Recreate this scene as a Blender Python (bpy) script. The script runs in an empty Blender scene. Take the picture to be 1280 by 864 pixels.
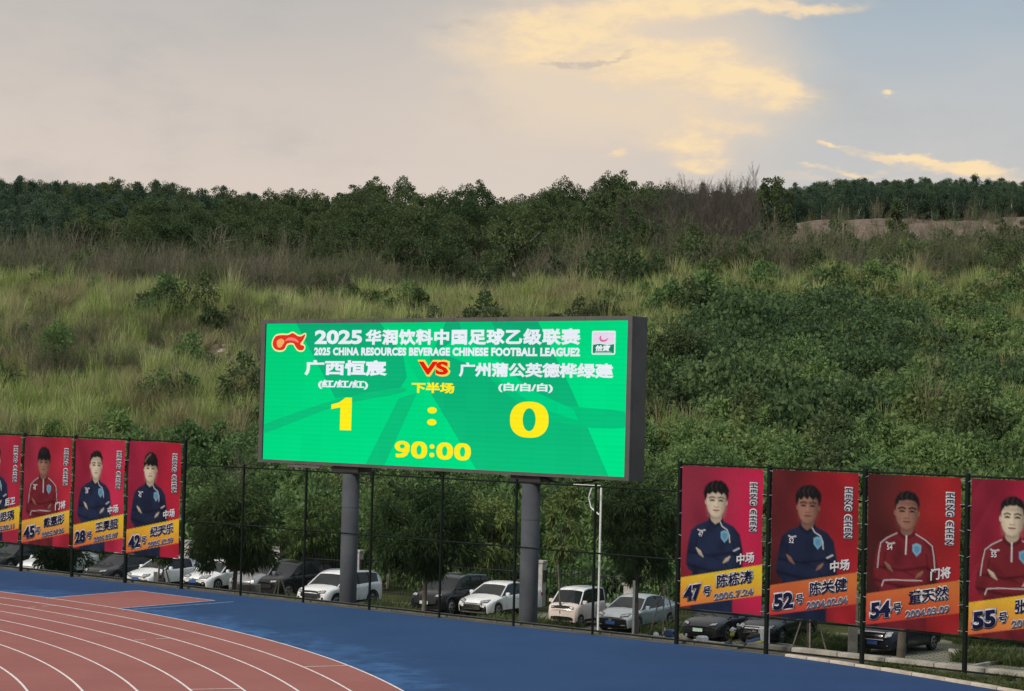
import bpy, math, random
import numpy as np
from mathutils import Matrix, Vector
R = math.radians
random.seed(7)
rng = np.random.default_rng(7)
sc = bpy.context.scene
col = sc.collection

# ------------------------------------------------------------------ camera, sky, sun, exposure
FPX, CAMH, HY, ROLL = 2609.0, 6.684, 511.6, 0.0253      # focal length in px of a 1280 px wide frame, eye height, horizon row, roll
PITCH = math.atan((HY - 432) * math.cos(ROLL) / FPX)
cam = bpy.data.cameras.new('camera')
cam.sensor_width = 36.0
cam.lens = FPX / 1280 * 36.0
cam.clip_start = 0.5
cam.clip_end = 5000
cam_ob = bpy.data.objects.new('camera', cam)
col.objects.link(cam_ob)
_c, _s = math.cos(ROLL), math.sin(ROLL)
_cp, _sp = math.cos(PITCH), math.sin(PITCH)
right = Vector((_c, -_s * _sp, _s * _cp))
up = Vector((-_s, -_c * _sp, _c * _cp))
fwd = Vector((0, _cp, _sp))
Mx = Matrix((right, up, -fwd)).transposed().to_4x4()
Mx.translation = Vector((0, 0, CAMH))
cam_ob.matrix_world = Mx
sc.camera = cam_ob

sc.view_settings.view_transform = 'Standard'
sc.view_settings.look = 'None'
sc.view_settings.exposure = 0.0
sc.view_settings.gamma = 1.0

SUN_EL, SUN_AZ = R(34), R(-128)       # azimuth measured from +Y (into the picture) towards +X
world = bpy.data.worlds.new("World")
sc.world = world
world.use_nodes = True


def S(r, g, b):
    f = lambda c: (c / 255 / 12.92) if c / 255 <= 0.04045 else ((c / 255 + 0.055) / 1.055) ** 2.4
    return (f(r), f(g), f(b), 1.0)


class NT:
    """small helper around a node tree"""
    def __init__(s, tree):
        s.t = tree
        s.n = tree.nodes
        s.l = tree.links

    def new(s, typ, **kw):
        nd = s.n.new(typ)
        for k, v in kw.items():
            setattr(nd, k, v)
        return nd

    def set(s, sock, v):
        if hasattr(v, 'is_linked') or isinstance(v, bpy.types.NodeSocket):
            s.l.new(v, sock)
        else:
            sock.default_value = v

    def m(s, op, a, b=None, c=None, clamp=False):
        nd = s.new('ShaderNodeMath', operation=op, use_clamp=clamp)
        for i, v in enumerate((a, b, c)):
            if v is not None:
                s.set(nd.inputs[i], v)
        return nd.outputs[0]

    def mix(s, fac, a, b, typ='MIX'):
        nd = s.new('ShaderNodeMix', data_type='RGBA', blend_type=typ)
        s.set(nd.inputs[0], fac)
        s.set(nd.inputs[6], a)
        s.set(nd.inputs[7], b)
        return nd.outputs[2]

    def noise(s, vec, scale, detail=3.0, rough=0.55, dist=0.0, out=0):
        nd = s.new('ShaderNodeTexNoise')
        if vec is not None:
            s.l.new(vec, nd.inputs['Vector'])
        nd.inputs['Scale'].default_value = scale
        nd.inputs['Detail'].default_value = detail
        nd.inputs['Roughness'].default_value = rough
        nd.inputs['Distortion'].default_value = dist
        return nd.outputs[out]

    def ramp(s, v, lo, hi, a=0.0, b=1.0, typ='SMOOTHSTEP'):
        nd = s.new('ShaderNodeMapRange', interpolation_type=typ)
        s.set(nd.inputs['Value'], v)
        nd.inputs['From Min'].default_value = lo
        nd.inputs['From Max'].default_value = hi
        nd.inputs['To Min'].default_value = a
        nd.inputs['To Max'].default_value = b
        return nd.outputs[0]


def build_world():
    w = NT(world.node_tree)
    bg = world.node_tree.nodes['Background']
    sky = w.new('ShaderNodeTexSky', sky_type='NISHITA')
    sky.sun_disc = False
    sky.sun_elevation = SUN_EL
    sky.sun_rotation = SUN_AZ
    sky.air_density = 1.0
    sky.dust_density = 2.0
    tc = w.new('ShaderNodeTexCoord')
    sep = w.new('ShaderNodeSeparateXYZ')
    w.l.new(tc.outputs['Generated'], sep.inputs[0])
    x, y, z = sep.outputs
    az = w.m('ARCTAN2', x, y)                       # 0 straight into the picture, + to the right
    hyp = w.m('SQRT', w.m('ADD', w.m('MULTIPLY', x, x), w.m('MULTIPLY', y, y)))
    el = w.m('ARCTAN2', z, hyp)
    # distort the cloud outlines
    cmb = w.new('ShaderNodeCombineXYZ')
    w.l.new(az, cmb.inputs[0])
    w.l.new(w.m('MULTIPLY', el, 2.2), cmb.inputs[1])
    v = cmb.outputs[0]
    n1 = w.noise(v, 9.0, 6.0, 0.62)
    n2 = w.noise(v, 26.0, 6.0, 0.6, 0.4)
    mp = w.new('ShaderNodeMapping')
    mp.inputs['Location'].default_value = (3.1, 7.7, 0)
    w.l.new(v, mp.inputs[0])
    n3 = w.noise(mp.outputs[0], 9.0, 6.0, 0.62)
    n4 = w.noise(mp.outputs[0], 3.0, 4.0, 0.5)
    azd = w.m('ADD', az, w.m('MULTIPLY', w.m('SUBTRACT', n1, 0.5), 0.10))
    eld = w.m('ADD', el, w.m('MULTIPLY', w.m('SUBTRACT', n3, 0.5), 0.045))

    def P(px, py):      # direction of a picture position
        xx, yy = px - 640, py - 432
        xr = _c * xx + _s * yy
        u = _s * xx - _c * yy
        F = FPX * _cp - u * _sp
        U = u * _cp + FPX * _sp
        return math.atan2(xr, F), math.atan2(U, math.hypot(xr, F))

    def blob(px, py, sx, sy, ang=0.0, a=1.0):
        a0, e0 = P(px, py)
        dx = w.m('SUBTRACT', azd, a0)
        dy = w.m('SUBTRACT', eld, e0)
        ca, sa = math.cos(R(ang)), math.sin(R(ang))
        rx = w.m('ADD', w.m('MULTIPLY', dx, ca), w.m('MULTIPLY', dy, sa))
        ry = w.m('SUBTRACT', w.m('MULTIPLY', dy, ca), w.m('MULTIPLY', dx, sa))
        rx = w.m('DIVIDE', rx, sx / FPX)
        ry = w.m('DIVIDE', ry, sy / FPX)
        q = w.m('ADD', w.m('MULTIPLY', rx, rx), w.m('MULTIPLY', ry, ry))
        return w.m('MULTIPLY', w.m('POWER', 2.718, w.m('MULTIPLY', q, -1.0)), a)

    def summ(bl):
        r = bl[0]
        for b in bl[1:]:
            r = w.m('ADD', r, b)
        return r
    # base: a thin beige veil on the left, pale grey-blue clear sky on the right
    side = w.ramp(w.m('ADD', az, w.m('MULTIPLY', w.m('SUBTRACT', n4, 0.5), 0.14)), 0.03, 0.15)
    low = w.ramp(el, 0.08, 0.24)
    veil = w.mix(low, S(220, 204, 192), S(186, 184, 180))
    clear_ = w.mix(low, S(202, 199, 195), S(154, 177, 194))
    base = w.mix(side, veil, clear_)
    base = w.mix(w.m('MULTIPLY', w.ramp(n4, 0.40, 0.68), 0.40), base, S(222, 209, 196))
    base = w.mix(w.m('MULTIPLY', w.ramp(n3, 0.46, 0.74), 0.5), base, S(178, 177, 176))
    # thin warm veil around the lit cloud
    glow = summ([blob(760, 60, 230, 110, 12, 0.85), blob(880, 130, 170, 90, 0, 0.6), blob(640, 110, 120, 70, 0, 0.22)])
    base = w.mix(w.ramp(w.m('MULTIPLY', glow, w.ramp(n1, .3, .7, .75, 1.2)), 0.05, 1.0, 0, 0.72), base, S(238, 216, 188))
    # sunlit cloud
    cl = summ([blob(905, 100, 118, 27, -4, 1.3), blob(820, 74, 90, 34, 6, 1.0), blob(735, 34, 125, 28, 14, 1.0), blob(800, 12, 120, 16, 4, .55), blob(690, 40, 80, 40, 10, .30), blob(950, 6, 115, 10, 3, 1.1), blob(998, 108, 34, 9, 4, .9),
               blob(665, 62, 80, 44, 0, .28), blob(850, 148, 80, 26, -8, .55), blob(848, 186, 52, 18, -8, 1.1), blob(930, 165, 46, 9, 6, .6), blob(876, 213, 42, 8, -5, .8),
               blob(757, 200, 14, 7, 20, .8), blob(1145, 117, 9, 3, 0, 1.2), blob(1140, 198, 66, 5, -9, 1.2), blob(1195, 212, 50, 8, -4, 1.2),
               blob(1090, 217, 30, 4, 0, 1.0), blob(1048, 181, 11, 3, 0, 1.0), blob(1035, 217, 18, 4, 0, .7), blob(1060, 232, 120, 6, 0, .5),
               blob(1250, 226, 50, 6, 0, .6), w.m('MULTIPLY', blob(880, 46, 95, 13, 4, 1.0), -1.1), w.m('MULTIPLY', blob(770, 122, 60, 14, -6, 1.0), -.35)])
    n5 = w.noise(v, 60.0, 6.0, 0.65, 0.3)
    tex = w.m('MULTIPLY', w.ramp(n2, 0.28, 0.72, 0.55, 1.35), w.ramp(n5, .3, .7, .70, 1.30))
    q = w.m('MULTIPLY', cl, tex)
    base = w.mix(w.ramp(q, 0.05, 0.95, 0, .92), base, S(240, 215, 182))
    base = w.mix(w.ramp(q, 0.50, 1.5, 0, .95), base, S(254, 226, 178))
    # small grey streaks in front of it
    gr = summ([blob(735, 82, 56, 5, 3, 1.1), blob(590, 36, 60, 12, 0, .6), blob(860, 150, 60, 9, 0, .35), blob(840, 120, 40, 6, 3, .4)])
    grm = w.ramp(w.m('MULTIPLY', gr, tex), 0.25, 0.9)
    base = w.mix(w.m('MULTIPLY', grm, 0.5), base, S(178, 172, 168))
    # the cloud cover is brighter overhead, as an overcast sky is
    zen = w.ramp(el, 0.25, 1.4, 1.0, 1.5)
    g = w.new('ShaderNodeVectorMath', operation='SCALE')
    w.l.new(base, g.inputs[0])
    w.l.new(zen, g.inputs['Scale'])
    # strength of Background 0.1: clouds are given 10x, the clear sky of the Sky Texture shows faintly through them
    g2 = w.new('ShaderNodeVectorMath', operation='SCALE')
    w.l.new(g.outputs[0], g2.inputs[0])
    g2.inputs['Scale'].default_value = 10.2
    out = w.mix(0.94, sky.outputs[0], g2.outputs[0])
    w.l.new(out, bg.inputs[0])
    bg.inputs[1].default_value = 0.1


build_world()
sun = bpy.data.lights.new('sun', 'SUN')
sun.energy = 3.2
sun.angle = R(14)
sun.color = (1.0, 0.93, 0.82)
sun_ob = bpy.data.objects.new('sun', sun)
col.objects.link(sun_ob)
_d = Vector((math.sin(SUN_AZ) * math.cos(SUN_EL), math.cos(SUN_AZ) * math.cos(SUN_EL), math.sin(SUN_EL)))
sun_ob.rotation_euler = _d.to_track_quat('Z', 'Y').to_euler()
sun_ob.location = _d * 60


# ------------------------------------------------------------------ helpers
def tag(o, label=None, cat=None, group=None, kind=None):
    if label: o['label'] = label
    if cat: o['category'] = cat
    if group: o['group'] = group
    if kind: o['kind'] = kind
    return o


def empty(name, loc=(0, 0, 0), rz=0.0):
    o = bpy.data.objects.new(name, None)
    o.empty_display_size = 0.3
    o.location = loc
    o.rotation_euler = (0, 0, rz)
    col.objects.link(o)
    return o


def np_mesh(name, V, F, tone=None, smooth=False, colors=None):
    """V (n,3) array, F list/array of faces (all same length if array)"""
    me = bpy.data.meshes.new(name)
    V = np.asarray(V, dtype=np.float32)
    if isinstance(F, np.ndarray):
        k = F.shape[1]
        me.vertices.add(len(V))
        me.vertices.foreach_set('co', V.ravel())
        me.loops.add(F.size)
        me.loops.foreach_set('vertex_index', F.astype(np.int32).ravel())
        me.polygons.add(len(F))
        me.polygons.foreach_set('loop_start', np.arange(0, F.size, k, dtype=np.int32))
        try:
            me.polygons.foreach_set('loop_total', np.full(len(F), k, dtype=np.int32))
        except Exception:
            pass
        me.update(calc_edges=True)
        me.validate()
    else:
        me.from_pydata(V.tolist(), [], F)
        me.update()
    if tone is not None:
        a = me.attributes.new('tone', 'FLOAT', 'POINT')
        a.data.foreach_set('value', np.asarray(tone, dtype=np.float32))
    if colors is not None:
        a = me.color_attributes.new('paint', 'FLOAT_COLOR', 'POINT')
        a.data.foreach_set('color', np.asarray(colors, dtype=np.float32).ravel())
    if smooth:
        me.polygons.foreach_set('use_smooth', np.ones(len(me.polygons), dtype=bool))
    return me


class MB:
    """mesh builder collecting boxes, tubes, polygons"""
    def __init__(s):
        s.v = []
        s.f = []

    def add(s, V, F):
        b = len(s.v)
        s.v += [tuple(p) for p in V]
        s.f += [tuple(i + b for i in q) for q in F]
        return s

    def box(s, x0, x1, y0, y1, z0, z1):
        V = [(x0, y0, z0), (x1, y0, z0), (x1, y1, z0), (x0, y1, z0), (x0, y0, z1), (x1, y0, z1), (x1, y1, z1), (x0, y1, z1)]
        return s.add(V, [(0, 3, 2, 1), (4, 5, 6, 7), (0, 1, 5, 4), (1, 2, 6, 5), (2, 3, 7, 6), (3, 0, 4, 7)])

    def bbox(s, x0, x1, y0, y1, z0, z1, b=0.01):
        """box with chamfered vertical and top edges"""
        V = []
        for z, i in ((z0, 0), (z1 - b, 0), (z1, b)):
            V += [(x0 + i + b, y0 + i, z), (x1 - i - b, y0 + i, z), (x1 - i, y0 + i + b, z), (x1 - i, y1 - i - b, z),
                  (x1 - i - b, y1 - i, z), (x0 + i + b, y1 - i, z), (x0 + i, y1 - i - b, z), (x0 + i, y0 + i + b, z)]
        F = [tuple(range(7, -1, -1)), tuple(range(16, 24))]
        for k in (0, 8):
            for j in range(8):
                F.append((k + j, k + (j + 1) % 8, k + 8 + (j + 1) % 8, k + 8 + j))
        return s.add(V, F)

    def tube(s, pts, r, n=8, cap=True):
        pts = [Vector(p) for p in pts]
        rs = r if isinstance(r, (list, tuple)) else [r] * len(pts)
        V = []
        for i, p in enumerate(pts):
            d = (pts[min(i + 1, len(pts) - 1)] - pts[max(i - 1, 0)]).normalized()
            a = Vector((0, 0, 1)) if abs(d.z) < 0.9 else Vector((1, 0, 0))
            u = d.cross(a).normalized()
            w = d.cross(u).normalized()
            for k in range(n):
                t = 2 * math.pi * k / n
                V.append(tuple(p + (u * math.cos(t) + w * math.sin(t)) * rs[i]))
        F = []
        for i in range(len(pts) - 1):
            for k in range(n):
                F.append((i * n + k, i * n + (k + 1) % n, (i + 1) * n + (k + 1) % n, (i + 1) * n + k))
        if cap:
            F.append(tuple(range(n - 1, -1, -1)))
            F.append(tuple(range((len(pts) - 1) * n, len(pts) * n)))
        return s.add(V, F)

    def lathe(s, prof, n=24, axis='y', c=(0, 0, 0)):
        """prof: list of (radius, along)"""
        V = []
        for r, a in prof:
            for k in range(n):
                t = 2 * math.pi * k / n
                p = (r * math.cos(t), a, r * math.sin(t)) if axis == 'y' else (r * math.cos(t), r * math.sin(t), a)
                V.append((p[0] + c[0], p[1] + c[1], p[2] + c[2]))
        F = []
        for i in range(len(prof) - 1):
            for k in range(n):
                F.append((i * n + k, i * n + (k + 1) % n, (i + 1) * n + (k + 1) % n, (i + 1) * n + k))
        F.append(tuple(range(n - 1, -1, -1)))
        F.append(tuple(range((len(prof) - 1) * n, len(prof) * n)))
        return s.add(V, F)

    def build(s, name, mat, parent=None, smooth=False):
        me = bpy.data.meshes.new(name)
        me.from_pydata(s.v, [], s.f)
        me.update()
        if smooth:
            me.polygons.foreach_set('use_smooth', np.ones(len(me.polygons), dtype=bool))
        return link(name, me, mat, parent)


def link(name, me, mat, parent=None):
    if mat is not None and len(me.materials) == 0:
        for m_ in (mat if isinstance(mat, (list, tuple)) else [mat]):
            me.materials.append(m_)
    o = bpy.data.objects.new(name, me)
    col.objects.link(o)
    if parent is not None:
        o.parent = parent
    return o


def copy_tree(o, parent=None):
    c = o.copy()
    col.objects.link(c)
    if parent is not None:
        c.parent = parent
    for ch in list(o.children):
        copy_tree(ch, c)
    return c


def material(name, c1, c2=None, scale=3.0, rough=0.6, metal=0.0, bump=0.0, bscale=40.0, emit=None, coat=0.0, spec=None, coord='Object', lo=.35, hi=.65, detail=4.0):
    m = bpy.data.materials.new(name)
    m.use_nodes = True
    t = NT(m.node_tree)
    b = t.n['Principled BSDF']
    b.inputs['Roughness'].default_value = rough
    b.inputs['Metallic'].default_value = metal
    if coat: b.inputs['Coat Weight'].default_value = coat
    if spec is not None: b.inputs['Specular IOR Level'].default_value = spec
    tc = t.new('ShaderNodeTexCoord')
    v = tc.outputs[coord]
    if c2 is None:
        c2 = tuple(min(1, x * 0.88) for x in c1[:3]) + (1,)
    fac = t.ramp(t.noise(v, scale, detail), lo, hi)
    cc = t.mix(fac, c1, c2)
    t.l.new(cc, b.inputs['Base Color'])
    if emit:
        t.l.new(cc, b.inputs['Emission Color'])
        b.inputs['Emission Strength'].default_value = emit
    if bump:
        bn = t.new('ShaderNodeBump')
        bn.inputs['Strength'].default_value = bump
        bn.inputs['Distance'].default_value = 0.02
        t.l.new(t.noise(v, bscale, 4), bn.inputs['Height'])
        t.l.new(bn.outputs[0], b.inputs['Normal'])
    return m


# fence line: origin at one post, e runs right along it, n points away from the camera
O2 = np.array([2.63, 62.92]); E2 = np.array([0.770, -0.638]); N2 = np.array([0.638, 0.770])
FANG = math.atan2(E2[1], E2[0])


def fp(s, d, z=0.0):
    p = O2 + E2 * s + N2 * d
    return (float(p[0]), float(p[1]), z)


def ray(px, py):
    xx, yy = px - 640, py - 432
    xr = _c * xx + _s * yy
    u = _s * xx - _c * yy
    return np.array([xr, FPX * _cp - u * _sp, u * _cp + FPX * _sp])


def on_ground(px, py, z=0.0):
    d = ray(px, py)
    t = (z - CAMH) / d[2]
    return d[0] * t, d[1] * t


def at_depth(px, Y):
    """world x of picture column px (near the horizon) at depth Y"""
    d = ray(px, 500)
    return float(d[0] / d[1] * Y)


ZL = CAMH - 9.3           # level of the car park below the track


# ------------------------------------------------------------------ terrain
_U = np.array([-700, 100, 400, 600, 750, 900, 1100, 1280, 1900.])
_Y = np.array([60, 100, 108, 125, 150, 175, 190, 205, 230, 260, 300, 340, 420, 900.])
_L = [-2.75, -2.7, -2.2, 2.3, 7.8, 13.2, 15.6, 16.0, 18.0, 22.5, 29.3, 34.6, 36.0, 20.0]
_T = np.array([
    _L, _L,
    [-2.75, -2.7, -2.2, 2.3, 7.8, 13.0, 15.2, 15.4, 17.5, 22.5, 28.5, 32.2, 32.0, 20.],
    [-2.75, -2.7, -2.2, 2.3, 7.8, 13.0, 15.4, 15.8, 18.0, 23.4, 28.8, 31.5, 31.0, 20.],
    [-2.75, -2.7, -2.2, 2.3, 8.3, 13.6, 17.0, 19.2, 20.5, 24.6, 29.6, 33.0, 34.0, 20.],
    [-2.75, -2.7, -2.2, 2.5, 9.2, 14.8, 17.9, 20.3, 22.3, 26.0, 33.0, 37.0, 45.0, 30.],
    [-2.75, -2.7, -2.2, 2.5, 9.5, 15.0, 17.9, 20.4, 22.6, 28.4, 35.2, 38.8, 49.0, 30.],
    [-2.75, -2.7, -2.2, 2.5, 9.5, 15.2, 18.2, 20.9, 23.2, 29.2, 35.6, 39.4, 49.6, 30.],
    [-2.75, -2.7, -2.2, 2.5, 9.5, 15.2, 18.2, 20.9, 23.2, 29.2, 35.6, 39.4, 49.6, 30.]])


def bumps(X, Y):
    return (np.sin(X * .41 + 1.3 + np.sin(Y * .23)) * np.sin(Y * .37 + .7 + np.sin(X * .19)) * .5 + np.sin(X * .17 + Y * .21) * .4
            + np.sin(X * .93 - Y * .61) * np.sin(Y * .83 + X * .29) * .30 + np.sin(X * 1.7 + 2 * np.sin(Y * .5)) * np.sin(Y * 1.3 + np.sin(X * .8)) * .16)


PATCHES = [(105, 156, 2.6), (190, 161, 2.2), (280, 162, 2.4), (66, 175, 2.4), (24, 160, 1.6), (1040, 182, 3.0), (1190, 186, 2.6), (340, 158, 2.0), (870, 196, 2.0), (1110, 178, 2.2)]


def barren(X, Y):
    """how bare the slope is: a few eroded patches of clay"""
    X = np.asarray(X, float); Y = np.asarray(Y, float); f = np.zeros(X.shape)
    wob = .35 * np.sin(X * 2.1 + Y * 1.3) + .3 * np.sin(X * 3.7 - Y * 2.9)
    for px, py, r in PATCHES:
        cx = (px - 640) / FPX * py
        d = np.sqrt(((X - cx) / r) ** 2 + ((Y - py) / (r * 2.6)) ** 2) + wob * .5
        f = np.maximum(f, np.clip((1.25 - d) / .5, 0, 1))
    return f


def yeff(X, Y):
    """the foot of the hill runs obliquely, along the back of the car park"""
    k = np.clip((152 - Y) / 38, 0, 1)
    return Y + .45 * np.clip(X, -45, 45) * k + 4.0 * k


def th(X, Y):
    X = np.asarray(X, float); Y = np.asarray(Y, float)
    u = np.clip(640 + FPX * X / np.maximum(Y, 1), _U[0], _U[-1] - 1e-3)
    yy = np.clip(yeff(X, Y), _Y[0], _Y[-1] - 1e-3)
    i = np.clip(np.searchsorted(_U, u, side='right') - 1, 0, len(_U) - 2)
    j = np.clip(np.searchsorted(_Y, yy, side='right') - 1, 0, len(_Y) - 2)
    a = (u - _U[i]) / (_U[i + 1] - _U[i]); a = a * a * (3 - 2 * a)
    b = (yy - _Y[j]) / (_Y[j + 1] - _Y[j])
    z = (_T[i, j] * (1 - a) + _T[i + 1, j] * a) * (1 - b) + (_T[i, j + 1] * (1 - a) + _T[i + 1, j + 1] * a) * b
    k = np.clip((Y - 112) / 15, 0, 1) * np.clip((470 - Y) / 60, 0, 1)
    return z + bumps(X, Y) * 0.9 * k


def terrain():
    ys = np.concatenate([np.linspace(86, 108, 8), np.linspace(110, 240, 80), np.linspace(243, 360, 40), np.linspace(370, 620, 14)])
    us = np.linspace(-1.1, 1.1, 260)       # tan of the bearing
    Yg, Ug = np.meshgrid(ys, us, indexing='ij')
    Xg = Ug * Yg
    Z = th(Xg, Yg)
    nY, nU = Yg.shape
    V = np.stack([Xg, Yg, Z], -1).reshape(-1, 3)
    idx = np.arange(nY * nU).reshape(nY, nU)
    F = np.stack([idx[:-1, :-1], idx[:-1, 1:], idx[1:, 1:], idx[1:, :-1]], -1).reshape(-1, 4)
    m = bpy.data.materials.new('hill_soil')
    m.use_nodes = True
    t = NT(m.node_tree)
    b = t.n['Principled BSDF']
    b.inputs['Roughness'].default_value = 1.0
    b.inputs['Specular IOR Level'].default_value = 0.1
    tc = t.new('ShaderNodeTexCoord'); v = tc.outputs['Object']
    green = t.mix(t.ramp(t.noise(v, .35, 5), .35, .65), (.035, .045, .018, 1), (.07, .075, .03, 1))
    clay = t.mix(t.ramp(t.noise(v, .8, 6, .7), .35, .65), (.13, .098, .078, 1), (.20, .155, .125, 1))
    clay = t.mix(t.ramp(t.noise(v, 3.0, 4, .7), .56, .7), clay, (.33, .26, .22, 1))
    sp = t.new('ShaderNodeSeparateXYZ'); t.l.new(v, sp.inputs[0])
    ratio = t.m('DIVIDE', sp.outputs[0], sp.outputs[1])
    nz = t.m('MULTIPLY', t.m('SUBTRACT', t.noise(v, .05, 4), .5), 26.0)
    yy = t.m('ADD', sp.outputs[1], nz)
    band = t.m('MULTIPLY', t.ramp(yy, 242, 250), t.ramp(yy, 318, 308))
    band = t.m('MULTIPLY', band, t.ramp(ratio, .118, .135))
    pa = t.new('ShaderNodeAttribute', attribute_name='tone')
    patch = t.ramp(t.m('ADD', pa.outputs['Fac'], t.m('MULTIPLY', t.m('SUBTRACT', t.noise(v, 1.2, 5, .7), .5), .8)), .3, .7)
    clay = t.mix(t.ramp(band, .2, .8), t.mix(.35, clay, (.11, .085, .062, 1)), clay)
    t.l.new(t.mix(t.m('MAXIMUM', band, patch), green, clay), b.inputs['Base Color'])
    bn = t.new('ShaderNodeBump'); bn.inputs['Strength'].default_value = .8; bn.inputs['Distance'].default_value = .3
    t.l.new(t.noise(v, 1.6, 6, .7), bn.inputs['Height']); t.l.new(bn.outputs[0], b.inputs['Normal'])
    o = link('hillside', np_mesh('hillside', V, F, tone=barren(Xg, Yg).ravel(), smooth=True), m)
    tag(o, kind='structure')


terrain()

# ------------------------------------------------------------------ track and blue surround
CX, CY, RT = -46.634, 35.839, 46.26


def ring(r0, r1, a0, a1, z, n=200):
    V, F = [], []
    for i in range(n + 1):
        a = a0 + (a1 - a0) * i / n
        V += [(CX + r0 * math.cos(a), CY + r0 * math.sin(a), z), (CX + r1 * math.cos(a), CY + r1 * math.sin(a), z)]
        if i:
            k = 2 * i
            F.append((k - 2, k - 1, k + 1, k))
    return V, F


def surf_material(name, c1, c2, dusty=None):
    m = bpy.data.materials.new(name)
    m.use_nodes = True
    t = NT(m.node_tree)
    b = t.n['Principled BSDF']
    b.inputs['Roughness'].default_value = .85
    b.inputs['Specular IOR Level'].default_value = .25
    tc = t.new('ShaderNodeTexCoord'); v = tc.outputs['Object']
    c = t.mix(t.ramp(t.noise(v, .35, 5, .6), .3, .7), c1, c2)
    c = t.mix(t.ramp(t.noise(v, 1.1, 6, .7), .50, .72, 0, .22), c, tuple(x * .80 for x in c1[:3]) + (1,))
    c = t.mix(t.ramp(t.noise(v, 4.0, 5, .7), .4, .75, 0, .35), c, tuple(x * .82 for x in c1[:3]) + (1,))
    gr = t.noise(v, 130.0, 2, .6)
    c = t.mix(t.ramp(gr, .35, .75, 0, .30), c, tuple(min(1, x * 1.5) for x in c1[:3]) + (1,))
    if dusty is not None:
        sp = t.new('ShaderNodeSeparateXYZ'); t.l.new(v, sp.inputs[0])
        dx = t.m('SUBTRACT', sp.outputs[0], CX); dy = t.m('SUBTRACT', sp.outputs[1], CY)
        rr = t.m('SQRT', t.m('ADD', t.m('MULTIPLY', dx, dx), t.m('MULTIPLY', dy, dy)))
        w_ = t.m('ADD', t.m('MULTIPLY', t.m('SUBTRACT', t.noise(v, .55, 5, .65), .5), 5.0), rr)
        k = t.m('MULTIPLY', t.ramp(w_, RT + 2.3, RT + .1), t.ramp(t.noise(v, 1.3, 6, .7), .36, .62))
        c = t.mix(t.m('MULTIPLY', k, .52), c, dusty)
    t.l.new(c, b.inputs['Base Color'])
    bn = t.new('ShaderNodeBump'); bn.inputs['Strength'].default_value = .35; bn.inputs['Distance'].default_value = .006
    t.l.new(gr, bn.inputs['Height']); t.l.new(bn.outputs[0], b.inputs['Normal'])
    return m


M_red = surf_material('red_track_rubber', (.258, .088, .080, 1), (.295, .108, .098, 1))
M_blue = surf_material('blue_track_rubber', (.011, .044, .130, 1), (.016, .054, .150, 1), dusty=(.055, .16, .38, 1))
M_line = material('white_track_line', (.78, .72, .70, 1), (.62, .55, .54, 1), 6.0, .8)
M_paleblue = material('pale_blue_line', (.45, .55, .72, 1), (.25, .38, .60, 1), 5.0, .8)

# blue surround: polygon up to the fence and, on the right, to the kerb
KERB = [(6.9, -.22), (8.5, -.50), (10.3, -.90), (12.5, -1.50), (15.1, -2.30), (18.5, -3.6), (22, -5.2), (27, -8), (34, -13)]
edge = [(-60, -.20), (6.6, -.20)] + KERB
V, F = [], []
for i, (s_, d_) in enumerate(edge):
    V.append(fp(s_, d_, 0)); V.append(fp(s_ * 1.0, -75, 0))
    if i:
        F.append((2 * i - 2, 2 * i - 1, 2 * i + 1, 2 * i))
mb = MB(); mb.add(V, F)
tag(mb.build('blue_running_apron', M_blue), kind='structure')
V, F = ring(0.02, RT, R(-60), R(200), .004, 260)
mb = MB(); mb.add(V, F)
# red rectangular run-off joined to the curve
RR = [on_ground(58, 748), on_ground(100, 753.5), on_ground(147, 761), on_ground(268.5, 751), on_ground(172, 738.5)]
rc = lambda p: math.hypot(p[0] - CX, p[1] - CY)
def inward(p, r):
    k = r / rc(p)
    return (CX + (p[0] - CX) * k, CY + (p[1] - CY) * k)
a_, b_ = inward(RR[0], RT - .01), inward(RR[2], RT - .01)
nseg = 8
arc_pts = []
t0, t1 = math.atan2(a_[1] - CY, a_[0] - CX), math.atan2(b_[1] - CY, b_[0] - CX)
for i in range(nseg + 1):
    t_ = t0 + (t1 - t0) * i / nseg
    arc_pts.append((CX + RT * math.cos(t_), CY + RT * math.sin(t_), .004))
mb2 = MB()
poly = arc_pts + [(RR[3][0], RR[3][1], .004), (RR[4][0], RR[4][1], .004)]
mb.add(poly, [tuple(range(len(poly) - 1, -1, -1))])
tag(mb.build('running_track', M_red), kind='structure')

lines = empty('lane_markings', (0, 0, 0))
lines['kind'] = 'structure'
for k in range(9):
    r0 = RT - 1.22 * k
    V, F = ring(r0 - .03, r0 + .03, R(-50), R(190), .009 if k else .010, 360)
    mm = MB(); mm.add(V, F)
    mm.build('lane_line', M_line, lines)


def strip(p, q, w, z):
    p, q = Vector((p[0], p[1], z)), Vector((q[0], q[1], z))
    d = (q - p).normalized(); s_ = Vector((-d.y, d.x, 0)) * w / 2
    return [tuple(p - s_), tuple(q - s_), tuple(q + s_), tuple(p + s_)], [(0, 1, 2, 3)]


def radial(r0, r1, ang, w=.05, z=.014):
    a = R(ang)
    V, F = strip((CX + r0 * math.cos(a), CY + r0 * math.sin(a)), (CX + r1 * math.cos(a), CY + r1 * math.sin(a)), w, z)
    m_ = MB(); m_.add(V, F); return m_


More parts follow.
